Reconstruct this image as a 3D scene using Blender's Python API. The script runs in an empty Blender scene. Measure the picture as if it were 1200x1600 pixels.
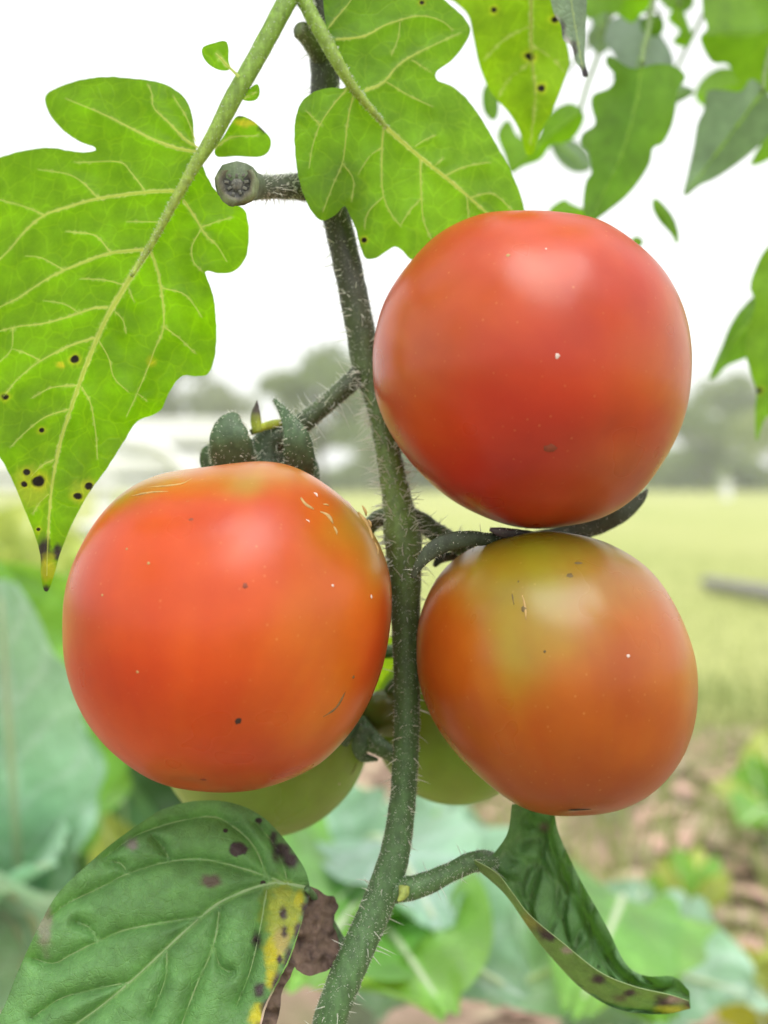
import bpy, math, random
import numpy as np
from mathutils import Vector, Matrix, noise as mnoise
from mathutils.geometry import delaunay_2d_cdt

scene = bpy.context.scene
COL = scene.collection
rng = np.random.default_rng(7)
random.seed(7)

# ------------------------------------------------------------------ camera, sky, sun, exposure
CAM_H = 0.62
VFOV = math.radians(50.0)
FPX = 800.0 / math.tan(VFOV / 2)            # focal length in photograph pixels
PITCH = math.atan(55.0 / FPX)               # horizon sits 55 px above the middle
FOCUS = 0.250
APERTURE = 0.0044                           # metres

cam_d = bpy.data.cameras.new("camera")
cam = bpy.data.objects.new("camera", cam_d)
COL.objects.link(cam)
cam_d.sensor_fit = 'VERTICAL'
cam_d.sensor_height = 24.0
cam_d.sensor_width = 24.0
cam_d.lens = 12.0 / math.tan(VFOV / 2)
cam_d.clip_start = 0.01
cam_d.clip_end = 2000.0
cam.location = (0, 0, CAM_H)
cam.rotation_euler = (math.pi / 2 - PITCH, 0, 0)
cam_d.dof.use_dof = True
cam_d.dof.focus_distance = FOCUS
cam_d.dof.aperture_fstop = cam_d.lens / (APERTURE * 1000)
scene.camera = cam

SUN_TO = Vector((0.14, -0.40, 0.90)).normalized()
world = bpy.data.worlds.new("World")
scene.world = world
world.use_nodes = True
nt = world.node_tree
nt.nodes.clear()
wo = nt.nodes.new("ShaderNodeOutputWorld")
bg = nt.nodes.new("ShaderNodeBackground")
sky = nt.nodes.new("ShaderNodeTexSky")
sky.sky_type = 'NISHITA'
sky.sun_disc = False
sky.sun_elevation = math.asin(SUN_TO.z)
sky.sun_rotation = math.atan2(SUN_TO.x, SUN_TO.y)
sky.air_density = 1.0
sky.dust_density = 3.0
hs = nt.nodes.new("ShaderNodeHueSaturation")       # thin even cloud: the blue is gone
hs.inputs["Saturation"].default_value = 0.08
mixw = nt.nodes.new("ShaderNodeMix")
mixw.data_type = 'RGBA'
mixw.inputs[0].default_value = 0.6
mixw.inputs[7].default_value = (9.0, 9.1, 9.2, 1)
nt.links.new(sky.outputs[0], hs.inputs["Color"])
nt.links.new(hs.outputs[0], mixw.inputs[6])
nt.links.new(mixw.outputs[2], bg.inputs[0])
bg.inputs[1].default_value = 0.11
nt.links.new(bg.outputs[0], wo.inputs[0])

sun_d = bpy.data.lights.new("sun", 'SUN')
sun_d.energy = 1.5
sun_d.angle = math.radians(44)
sun_d.color = (1.0, 0.96, 0.9)
sun = bpy.data.objects.new("sun", sun_d)
COL.objects.link(sun)
sun.rotation_euler = SUN_TO.to_track_quat('Z', 'Y').to_euler()
sun.location = (1, -2, 4)

vs = scene.view_settings
vs.view_transform = 'Standard'
vs.look = 'None'
vs.gamma = 1
vs.use_curve_mapping = False
vs.exposure = 0.80
scene.cycles.use_denoising = True
scene.cycles.max_bounces = 7
scene.cycles.transmission_bounces = 5
scene.cycles.diffuse_bounces = 4
scene.cycles.volume_bounces = 1

# ------------------------------------------------------------------ helpers: space
FWD = np.array([0, math.cos(PITCH), -math.sin(PITCH)])
UPV = np.array([0, math.sin(PITCH), math.cos(PITCH)])
RGT = np.array([1.0, 0, 0])
CAM = np.array([0, 0, CAM_H])


def U(px, py, d):
    """photograph pixel + distance along the view axis -> world point(s)"""
    px, py, d = np.broadcast_arrays(np.asarray(px, float), np.asarray(py, float), np.asarray(d, float))
    x = (px - 600) / FPX * d
    y = (800 - py) / FPX * d
    return CAM + x[..., None] * RGT + y[..., None] * UPV + d[..., None] * FWD


def catmull(pts, step=None, n=None, closed=False):
    P = np.asarray(pts, float)
    N = len(P)
    if N == 2 and not closed:
        n = n or max(2, int(np.linalg.norm(P[1] - P[0]) / step) + 1)
        t = np.linspace(0, 1, n)[:, None]
        return P[0] * (1 - t) + P[1] * t
    segs = N if closed else N - 1
    out = []
    for i in range(segs):
        if closed:
            p0, p1, p2, p3 = P[(i - 1) % N], P[i], P[(i + 1) % N], P[(i + 2) % N]
        else:
            p1, p2 = P[i], P[i + 1]
            p0 = P[i - 1] if i > 0 else 2 * p1 - p2
            p3 = P[i + 2] if i + 2 < N else 2 * p2 - p1
        m = 12
        t = np.linspace(0, 1, m, endpoint=False)[:, None]
        out.append(0.5 * (2 * p1 + (p2 - p0) * t + (2 * p0 - 5 * p1 + 4 * p2 - p3) * t ** 2
                          + (3 * p1 - p0 - 3 * p2 + p3) * t ** 3))
    if not closed:
        out.append(P[-1:])
    Q = np.vstack(out)
    if closed:
        Q = np.vstack([Q, Q[:1]])
    k = min(3, Q.shape[1]) if Q.shape[1] > 2 else 2
    s = np.r_[0, np.cumsum(np.linalg.norm(np.diff(Q[:, :k], axis=0), axis=1))]
    if n is None:
        n = max(3, int(s[-1] / step) + 1)
    t = np.linspace(0, s[-1], n, endpoint=not closed)
    return np.stack([np.interp(t, s, Q[:, j]) for j in range(Q.shape[1])], 1)


def fnoise(P, scale, seed=0.0):
    return np.array([mnoise.noise((p[0] * scale + seed, p[1] * scale + seed * 1.7, (p[2] if len(p) > 2 else 0) * scale - seed))
                     for p in P])


# ------------------------------------------------------------------ helpers: objects
def tag(o, label=None, cat=None, group=None, kind=None):
    if label: o["label"] = label
    if cat: o["category"] = cat
    if group: o["group"] = group
    if kind: o["kind"] = kind
    return o


def empty(name, loc, label=None, cat=None, group=None):
    o = bpy.data.objects.new(name, None)
    o.empty_display_size = 0.01
    o.location = Vector(loc)
    COL.objects.link(o)
    return tag(o, label, cat, group)


def link(name, mesh, parent=None, mat=None):
    o = bpy.data.objects.new(name, mesh)
    COL.objects.link(o)
    if mat is not None and not mesh.materials:
        mesh.materials.append(mat)
    if parent is not None:
        o.parent = parent
        off = Vector((0, 0, 0))
        p = parent
        while p is not None:
            off += p.location
            p = p.parent
        o.location = -off
    return o


def mesh_np(name, V, F, smooth=True, cols=None, cols2=None):
    V = np.asarray(V, float)
    m = bpy.data.meshes.new(name)
    m.from_pydata([tuple(v) for v in V], [], [tuple(int(i) for i in f) for f in F])
    if smooth:
        m.polygons.foreach_set("use_smooth", np.ones(len(m.polygons), bool))
    for nm, c in (("Col", cols), ("Tr", cols2)):
        if c is not None:
            c = np.asarray(c, float)
            if c.shape[1] == 3:
                c = np.c_[c, np.ones(len(c))]
            a = m.color_attributes.new(nm, 'FLOAT_COLOR', 'POINT')
            a.data.foreach_set("color", c.astype(np.float32).ravel())
    m.update()
    return m


class Acc:
    def __init__(s):
        s.V, s.F, s.C, s.n = [], [], [], 0

    def add(s, V, F, C=None):
        V = np.asarray(V, float)
        s.V.append(V)
        s.F += [tuple(int(i) + s.n for i in f) for f in F]
        if C is not None:
            C = np.asarray(C, float)
            s.C.append(np.tile(C, (len(V), 1)) if C.ndim == 1 else C)
        s.n += len(V)

    def mesh(s, name, smooth=True):
        return mesh_np(name, np.vstack(s.V), s.F, smooth, np.vstack(s.C) if s.C else None)


def grid_faces(nu, nv, wrap=False):
    F = []
    for i in range(nu - 1):
        for j in range(nv if wrap else nv - 1):
            k = (j + 1) % nv
            F.append((i * nv + j, i * nv + k, (i + 1) * nv + k, (i + 1) * nv + j))
    return F


def tube_geo(C, R, sides=10, flat=1.0, bump=0.0, wdir=None, seed=0.0, caps=True):
    """C world centreline (n,3), R radii (n). flat<1 squashes across wdir-perpendicular. returns V,F,(N,B frames)"""
    C = np.asarray(C, float)
    n = len(C)
    R = np.broadcast_to(np.asarray(R, float), (n,))
    T = np.gradient(C, axis=0)
    T /= np.linalg.norm(T, axis=1)[:, None] + 1e-12
    Ns = np.zeros_like(C)
    ref = np.array([0, -1, 0.0]) if wdir is None else np.asarray(wdir, float)
    if abs(T[0] @ ref) > 0.95 and wdir is None:
        ref = np.array([1.0, 0, 0])
    cur = ref - T[0] * (ref @ T[0])
    cur /= np.linalg.norm(cur)
    for i in range(n):
        if wdir is not None:
            cur = ref - T[i] * (ref @ T[i])
        else:
            cur = cur - T[i] * (cur @ T[i])
        cur = cur / (np.linalg.norm(cur) + 1e-12)
        Ns[i] = cur
    B = np.cross(T, Ns)
    ang = np.linspace(0, 2 * math.pi, sides, endpoint=False)
    ca, sa = np.cos(ang), np.sin(ang)
    rr = np.ones((n, sides))
    if bump:
        pts = np.array([[i * 0.35, a * 1.3 * math.cos(a) + 3, math.sin(a) * 1.3] for i in range(n) for a in ang])
        rr += bump * fnoise(pts, 1.0, seed).reshape(n, sides)
    V = (C[:, None, :] + (ca[None, :, None] * Ns[:, None, :] * flat + sa[None, :, None] * B[:, None, :]) * (R[:, None] * rr)[:, :, None]).reshape(-1, 3)
    F = grid_faces(n, sides, True)
    if caps:
        F.append(tuple(range(sides))[::-1])
        F.append(tuple((n - 1) * sides + k for k in range(sides)))
    return V, F, T, Ns, B


def px_path(pts, step=6.0):
    """pts: (px,py,depth,radius_px) -> world centreline and radii in metres"""
    P = np.asarray(pts, float)
    Q = P.copy()
    Q[:, 2] = (P[:, 2] - P[0, 2]) * FPX / 0.27     # depth in comparable units for even spacing
    S = catmull(Q, step=step)
    d = S[:, 2] / FPX * 0.27 + P[0, 2]
    return U(S[:, 0], S[:, 1], d), S[:, 3] * d / FPX


# ------------------------------------------------------------------ helpers: materials
def new_mat(name):
    m = bpy.data.materials.new(name)
    m.use_nodes = True
    t = m.node_tree
    t.nodes.clear()
    out = t.nodes.new("ShaderNodeOutputMaterial")
    return m, t, out


def N(t, typ, **kw):
    n = t.nodes.new(typ)
    for k, v in kw.items():
        if k == "ins":
            for kk, vv in v.items():
                n.inputs[kk].default_value = vv
        else:
            setattr(n, k, v)
    return n


def mixrgb(t, a, b, fac, mode='MIX'):
    m = t.nodes.new("ShaderNodeMix")
    m.data_type = 'RGBA'
    m.blend_type = mode
    for sock, v in ((m.inputs[0], fac), (m.inputs[6], a), (m.inputs[7], b)):
        if hasattr(v, "links"):
            t.links.new(v, sock)
        else:
            sock.default_value = v if not isinstance(v, tuple) or len(v) == 4 else (*v, 1)
    return m.outputs[2]


def ramp(t, fac, stops):
    r = t.nodes.new("ShaderNodeValToRGB")
    e = r.color_ramp.elements
    while len(e) < len(stops):
        e.new(0.5)
    for x, (p, c) in zip(e, stops):
        x.position = p
        x.color = (c, c, c, 1) if isinstance(c, (int, float)) else (*c, 1)
    t.links.new(fac, r.inputs[0])
    return r.outputs[0]


def plain(name, col, rough=0.6, noise=0.25, scale=8.0, bump=0.0, spec=0.4, col2=None):
    m, t, out = new_mat(name)
    p = N(t, "ShaderNodeBsdfPrincipled")
    p.inputs["Roughness"].default_value = rough
    p.inputs["Specular IOR Level"].default_value = spec
    tc = N(t, "ShaderNodeTexCoord")
    nz = N(t, "ShaderNodeTexNoise", ins={"Scale": scale, "Detail": 6.0, "Roughness": 0.6})
    t.links.new(tc.outputs["Object"], nz.inputs["Vector"])
    c2 = col2 or tuple(c * (1 - noise) for c in col)
    c = ramp(t, nz.outputs[0], [(0.3, c2), (0.7, col)])
    t.links.new(c, p.inputs["Base Color"])
    if bump:
        b = N(t, "ShaderNodeBump", ins={"Strength": 0.6, "Distance": bump})
        t.links.new(nz.outputs[0], b.inputs["Height"])
        t.links.new(b.outputs[0], p.inputs["Normal"])
    t.links.new(p.outputs[0], out.inputs[0])
    return m


def leaf_mat(name, cell=300.0, vein_amt=0.25, rough=0.5, spec=0.35, trans=0.5, bump=0.0004, sheen=0.0):
    """blade colour from 'Col', light passing through from 'Tr'; fine vein net and grain on top"""
    m, t, out = new_mat(name)
    tc = N(t, "ShaderNodeTexCoord")
    a = N(t, "ShaderNodeAttribute", attribute_name="Col")
    b = N(t, "ShaderNodeAttribute", attribute_name="Tr")
    nz0 = N(t, "ShaderNodeTexNoise", ins={"Scale": cell * 0.5, "Detail": 3.0})
    t.links.new(tc.outputs["Object"], nz0.inputs["Vector"])
    vadd = N(t, "ShaderNodeVectorMath", operation='MULTIPLY_ADD')
    vadd.inputs[1].default_value = (1.3 / cell,) * 3
    t.links.new(nz0.outputs["Color"], vadd.inputs[0])
    t.links.new(tc.outputs["Object"], vadd.inputs[2])
    vo = N(t, "ShaderNodeTexVoronoi", feature='DISTANCE_TO_EDGE', ins={"Scale": cell})
    t.links.new(vadd.outputs[0], vo.inputs["Vector"])
    vein = ramp(t, vo.outputs["Distance"], [(0.0, 1.0), (0.055, 0.0)])
    vo2 = N(t, "ShaderNodeTexVoronoi", feature='DISTANCE_TO_EDGE', ins={"Scale": cell * 3.1})
    t.links.new(vadd.outputs[0], vo2.inputs["Vector"])
    vein2 = ramp(t, vo2.outputs["Distance"], [(0.0, 1.0), (0.16, 0.0)])
    nz = N(t, "ShaderNodeTexNoise", ins={"Scale": cell * 0.35, "Detail": 5.0, "Roughness": 0.65})
    t.links.new(tc.outputs["Object"], nz.inputs["Vector"])
    shade = ramp(t, nz.outputs[0], [(0.25, 0.7), (0.75, 1.28)])
    c1 = mixrgb(t, a.outputs["Color"], shade, 1.0, 'MULTIPLY')
    f = N(t, "ShaderNodeMath", operation='MULTIPLY', ins={1: vein_amt})
    t.links.new(vein, f.inputs[0])
    f2 = N(t, "ShaderNodeMath", operation='MULTIPLY_ADD', ins={1: vein_amt * 0.35})
    t.links.new(vein2, f2.inputs[0])
    t.links.new(f.outputs[0], f2.inputs[2])
    pale = mixrgb(t, c1, (1.7, 1.55, 1.5, 1), 1.0, 'MULTIPLY')
    c2 = mixrgb(t, c1, pale, f2.outputs[0])
    tr1 = mixrgb(t, b.outputs["Color"], shade, 1.0, 'MULTIPLY')
    trp = mixrgb(t, tr1, (1.5, 1.3, 2.0, 1), 1.0, 'MULTIPLY')
    tr2 = mixrgb(t, tr1, trp, f2.outputs[0])
    p = N(t, "ShaderNodeBsdfPrincipled")
    p.inputs["Roughness"].default_value = rough
    p.inputs["Specular IOR Level"].default_value = spec
    if sheen:
        p.inputs["Sheen Weight"].default_value = sheen
        p.inputs["Sheen Roughness"].default_value = 0.4
    t.links.new(c2, p.inputs["Base Color"])
    tl = N(t, "ShaderNodeBsdfTranslucent")
    t.links.new(tr2, tl.inputs["Color"])
    hsum = N(t, "ShaderNodeMath", operation='MULTIPLY_ADD', ins={1: -1.0})
    t.links.new(f2.outputs[0], hsum.inputs[0])
    t.links.new(nz.outputs[0], hsum.inputs[2])
    bp = N(t, "ShaderNodeBump", ins={"Strength": 0.5, "Distance": bump})
    t.links.new(hsum.outputs[0], bp.inputs["Height"])
    t.links.new(bp.outputs[0], p.inputs["Normal"])
    mx = N(t, "ShaderNodeMixShader", ins={0: trans})
    t.links.new(p.outputs[0], mx.inputs[1])
    t.links.new(tl.outputs[0], mx.inputs[2])
    t.links.new(mx.outputs[0], out.inputs[0])
    return m


def vein_mat(name, col, tr, trans=0.45):
    m, t, out = new_mat(name)
    p = N(t, "ShaderNodeBsdfPrincipled", ins={"Base Color": (*col, 1), "Roughness": 0.5})
    tl = N(t, "ShaderNodeBsdfTranslucent", ins={"Color": (*tr, 1)})
    mx = N(t, "ShaderNodeMixShader", ins={0: trans})
    t.links.new(p.outputs[0], mx.inputs[1])
    t.links.new(tl.outputs[0], mx.inputs[2])
    t.links.new(mx.outputs[0], out.inputs[0])
    return m


def stem_mat(name, scale=1.0, dot=0.22, thru=0.0):
    m, t, out = new_mat(name)
    tc = N(t, "ShaderNodeTexCoord")
    a = N(t, "ShaderNodeAttribute", attribute_name="Col")
    nz = N(t, "ShaderNodeTexNoise", ins={"Scale": 500.0 * scale, "Detail": 5.0, "Roughness": 0.7})
    t.links.new(tc.outputs["Object"], nz.inputs["Vector"])
    mp = N(t, "ShaderNodeMapping")
    mp.inputs["Scale"].default_value = (1, 1, 0.12)
    t.links.new(tc.outputs["Object"], mp.inputs["Vector"])
    nz2 = N(t, "ShaderNodeTexNoise", ins={"Scale": 900.0 * scale, "Detail": 3.0})
    t.links.new(mp.outputs[0], nz2.inputs["Vector"])
    sh = ramp(t, nz.outputs[0], [(0.28, 0.6), (0.72, 1.3)])
    sh2 = ramp(t, nz2.outputs[0], [(0.3, 0.75), (0.7, 1.2)])
    c = mixrgb(t, a.outputs["Color"], sh, 1.0, 'MULTIPLY')
    c = mixrgb(t, c, sh2, 1.0, 'MULTIPLY')
    vo = N(t, "ShaderNodeTexVoronoi", ins={"Scale": 1900.0 * scale, "Randomness": 1.0})
    t.links.new(tc.outputs["Object"], vo.inputs["Vector"])
    dots = ramp(t, vo.outputs["Distance"], [(0.12, dot), (0.26, 0.0)])
    c = mixrgb(t, c, (0.42, 0.48, 0.36, 1), dots)
    p = N(t, "ShaderNodeBsdfPrincipled", ins={"Roughness": 0.55})
    p.inputs["Sheen Weight"].default_value = 0.06
    p.inputs["Sheen Roughness"].default_value = 0.35
    t.links.new(c, p.inputs["Base Color"])
    bp = N(t, "ShaderNodeBump", ins={"Strength": 0.5, "Distance": 0.0003})
    t.links.new(nz.outputs[0], bp.inputs["Height"])
    t.links.new(bp.outputs[0], p.inputs["Normal"])
    if thru:
        tl = N(t, "ShaderNodeBsdfTranslucent")
        bright = mixrgb(t, c, (2.6, 2.2, 1.6, 1), 1.0, 'MULTIPLY')
        t.links.new(bright, tl.inputs["Color"])
        mx = N(t, "ShaderNodeMixShader", ins={0: thru})
        t.links.new(p.outputs[0], mx.inputs[1])
        t.links.new(tl.outputs[0], mx.inputs[2])
        t.links.new(mx.outputs[0], out.inputs[0])
    else:
        t.links.new(p.outputs[0], out.inputs[0])
    return m


def tomato_mat(name):
    m, t, out = new_mat(name)
    tc = N(t, "ShaderNodeTexCoord")
    a = N(t, "ShaderNodeAttribute", attribute_name="Col")
    nz = N(t, "ShaderNodeTexNoise", ins={"Scale": 45.0, "Detail": 6.0, "Roughness": 0.55})
    t.links.new(tc.outputs["Object"], nz.inputs["Vector"])
    sh = ramp(t, nz.outputs[0], [(0.3, (0.86, 0.8, 0.85)), (0.7, (1.1, 1.22, 1.1))])
    c = mixrgb(t, a.outputs["Color"], sh, 1.0, 'MULTIPLY')
    vo = N(t, "ShaderNodeTexVoronoi", ins={"Scale": 420.0, "Randomness": 1.0})
    t.links.new(tc.outputs["Object"], vo.inputs["Vector"])
    dots = ramp(t, vo.outputs["Distance"], [(0.05, 0.4), (0.17, 0.0)])
    sepc = N(t, "ShaderNodeSeparateColor")
    t.links.new(vo.outputs["Color"], sepc.inputs[0])
    pick = ramp(t, sepc.outputs[0], [(0.15, 0.0), (0.75, 1.0)])
    dots = mixrgb(t, (0, 0, 0, 1), dots, pick)
    nm = N(t, "ShaderNodeTexNoise", ins={"Scale": 60.0, "Detail": 2.0})
    t.links.new(tc.outputs["Object"], nm.inputs["Vector"])
    msk = ramp(t, nm.outputs[0], [(0.38, 0.1), (0.62, 1.0)])
    df = mixrgb(t, (0, 0, 0, 1), dots, msk)
    pale = mixrgb(t, c, (0.85, 0.55, 0.2, 1), 0.45)
    c = mixrgb(t, c, pale, df)
    p = N(t, "ShaderNodeBsdfPrincipled", ins={"Roughness": 0.34, "IOR": 1.45})
    p.inputs["Specular IOR Level"].default_value = 0.5
    p.inputs["Subsurface Weight"].default_value = 0.25
    p.inputs["Subsurface Radius"].default_value = (1.0, 0.35, 0.12)
    p.inputs["Subsurface Scale"].default_value = 0.003
    p.inputs["Coat Weight"].default_value = 0.0
    p.inputs["Coat Roughness"].default_value = 0.22
    t.links.new(c, p.inputs["Base Color"])
    nb = N(t, "ShaderNodeTexNoise", ins={"Scale": 110.0, "Detail": 4.0})
    t.links.new(tc.outputs["Object"], nb.inputs["Vector"])
    bp = N(t, "ShaderNodeBump", ins={"Strength": 0.25, "Distance": 0.0004})
    t.links.new(nb.outputs[0], bp.inputs["Height"])
    t.links.new(bp.outputs[0], p.inputs["Normal"])
    rr = ramp(t, nm.outputs[0], [(0.3, 0.26), (0.7, 0.37)])
    t.links.new(rr, p.inputs["Roughness"])
    t.links.new(p.outputs[0], out.inputs[0])
    return m


M_TOM = tomato_mat("tomato_skin")
M_STEM = stem_mat("tomato_stem")
M_PET = stem_mat("tomato_petiole", dot=0.2, thru=0.3)
M_LEAF_UNDER = leaf_mat("tomato_leaf_underside", cell=165, vein_amt=0.5, rough=0.5, trans=0.70, bump=0.0005)
M_LEAF_TOP = leaf_mat("tomato_leaf_top", cell=420, vein_amt=0.3, rough=0.5, spec=0.5, trans=0.25, bump=0.0013, sheen=0.0)
M_LEAF_BACK = leaf_mat("tomato_leaf_far", cell=180, vein_amt=0.2, rough=0.5, trans=0.6)
M_VEIN = vein_mat("leaf_vein_pale", (0.40, 0.50, 0.13), (0.88, 0.93, 0.36), 0.72)
M_VEIN_BACK = vein_mat("leaf_vein_far", (0.22, 0.34, 0.07), (0.45, 0.74, 0.06), 0.6)
M_VEIN_TOP = vein_mat("leaf_vein_top", (0.36, 0.50, 0.24), (0.4, 0.55, 0.12), 0.25)
M_HAIR = vein_mat("plant_hair", (0.85, 0.87, 0.8), (0.95, 0.96, 0.9), 0.5)
M_DEAD = plain("withered_leaf", (0.21, 0.145, 0.11), 0.75, 0.6, 260.0, 0.001, 0.25, (0.06, 0.04, 0.036))
M_BLEM = plain("dark_blemish", (0.05, 0.025, 0.02), 0.7, 0.5, 900.0)
M_BLEMR = plain("brown_blemish", (0.28, 0.06, 0.03), 0.6, 0.3, 900.0)
M_BLEMP = plain("pale_blemish", (0.7, 0.55, 0.5), 0.6, 0.2, 900.0)
M_SCAR = plain("cork_scar", (0.55, 0.36, 0.14), 0.7, 0.4, 900.0, 0.0002)
M_SCARD = plain("dark_scar", (0.16, 0.11, 0.04), 0.7, 0.4, 900.0, 0.0002)
M_TAN = plain("dry_spot", (0.24, 0.19, 0.16), 0.8, 0.5, 700.0, 0.0003)

# ------------------------------------------------------------------ setting: ground, bed, far hill
def ground_mat():
    m, t, out = new_mat("lawn")
    tc = N(t, "ShaderNodeTexCoord")
    n1 = N(t, "ShaderNodeTexNoise", ins={"Scale": 0.35, "Detail": 4.0})
    n2 = N(t, "ShaderNodeTexNoise", ins={"Scale": 14.0, "Detail": 8.0, "Roughness": 0.7})
    for n in (n1, n2):
        t.links.new(tc.outputs["Object"], n.inputs["Vector"])
    c = ramp(t, n1.outputs[0], [(0.3, (0.36, 0.41, 0.12)), (0.55, (0.43, 0.46, 0.16)), (0.75, (0.49, 0.48, 0.21))])
    s = ramp(t, n2.outputs[0], [(0.25, 0.6), (0.75, 1.25)])
    c = mixrgb(t, c, s, 1.0, 'MULTIPLY')
    p = N(t, "ShaderNodeBsdfPrincipled", ins={"Roughness": 0.85})
    p.inputs["Specular IOR Level"].default_value = 0.2
    t.links.new(c, p.inputs["Base Color"])
    b = N(t, "ShaderNodeBump", ins={"Strength": 0.8, "Distance": 0.03})
    t.links.new(n2.outputs[0], b.inputs["Height"])
    t.links.new(b.outputs[0], p.inputs["Normal"])
    t.links.new(p.outputs[0], out.inputs[0])
    return m


M_LAWN = ground_mat()
S = 92.0
g = mesh_np("ground", [(-S, -S, 0), (S, -S, 0), (S, S, 0), (-S, S, 0)], [(0, 1, 2, 3)], False)
tag(link("ground", g, None, M_LAWN), "pale green mown lawn stretching to the trees", kind="structure")


def bed_mat():
    m, t, out = new_mat("garden_soil")
    tc = N(t, "ShaderNodeTexCoord")
    n1 = N(t, "ShaderNodeTexNoise", ins={"Scale": 5.0, "Detail": 6.0, "Roughness": 0.65})
    n2 = N(t, "ShaderNodeTexNoise", ins={"Scale": 40.0, "Detail": 6.0, "Roughness": 0.7})
    for n in (n1, n2):
        t.links.new(tc.outputs["Object"], n.inputs["Vector"])
    c = ramp(t, n1.outputs[0], [(0.3, (0.22, 0.26, 0.09)), (0.5, (0.36, 0.26, 0.18)), (0.7, (0.47, 0.33, 0.26))])
    s = ramp(t, n2.outputs[0], [(0.25, 0.7), (0.75, 1.2)])
    c = mixrgb(t, c, s, 1.0, 'MULTIPLY')
    p = N(t, "ShaderNodeBsdfPrincipled", ins={"Roughness": 0.9})
    t.links.new(c, p.inputs["Base Color"])
    b = N(t, "ShaderNodeBump", ins={"Strength": 0.8, "Distance": 0.02})
    t.links.new(n2.outputs[0], b.inputs["Height"])
    t.links.new(b.outputs[0], p.inputs["Normal"])
    t.links.new(p.outputs[0], out.inputs[0])
    return m


nx, ny = 70, 50
xs = np.linspace(-3.2, 3.2, nx)
ys = np.linspace(-2.0, 2.55, ny)
X, Y = np.meshgrid(xs, ys, indexing='ij')
Y = Y + 0.12 * np.sin(X * 2.3) * (Y > 2.4)
Z = 0.03 + 0.03 * fnoise(np.c_[X.ravel(), Y.ravel()], 3.0, 2.0).reshape(nx, ny)
Z[0], Z[-1], Z[:, 0], Z[:, -1] = 0.004, 0.004, 0.004, 0.004
bed = mesh_np("garden_bed", np.c_[X.ravel(), Y.ravel(), np.maximum(Z, 0.004).ravel()], [f[::-1] for f in grid_faces(nx, ny)])
tag(link("garden_bed_ground", bed, None, bed_mat()), "brown mulched garden soil below the plants", kind="structure")


# ------------------------------------------------------------------ far trees
def foliage_mat(name, c1, c2, trans=0.5):
    m, t, out = new_mat(name)
    tc = N(t, "ShaderNodeTexCoord")
    n1 = N(t, "ShaderNodeTexNoise", ins={"Scale": 0.9, "Detail": 4.0})
    t.links.new(tc.outputs["Object"], n1.inputs["Vector"])
    c = ramp(t, n1.outputs[0], [(0.35, c1), (0.65, c2)])
    p = N(t, "ShaderNodeBsdfPrincipled", ins={"Roughness": 0.6})
    t.links.new(c, p.inputs["Base Color"])
    tl = N(t, "ShaderNodeBsdfTranslucent")
    t.links.new(c, tl.inputs["Color"])
    mx = N(t, "ShaderNodeMixShader", ins={0: trans})
    t.links.new(p.outputs[0], mx.inputs[1])
    t.links.new(tl.outputs[0], mx.inputs[2])
    t.links.new(mx.outputs[0], out.inputs[0])
    return m


M_BARK = plain("tree_bark", (0.14, 0.12, 0.10), 0.9, 0.5, 3.0)
TREE_MATS = [foliage_mat("tree_leaves_green", (0.17, 0.25, 0.07), (0.27, 0.34, 0.12)),
             foliage_mat("tree_leaves_grey", (0.20, 0.25, 0.10), (0.29, 0.33, 0.16)),
             foliage_mat("tree_leaves_pale", (0.26, 0.34, 0.09), (0.34, 0.41, 0.14))]


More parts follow.
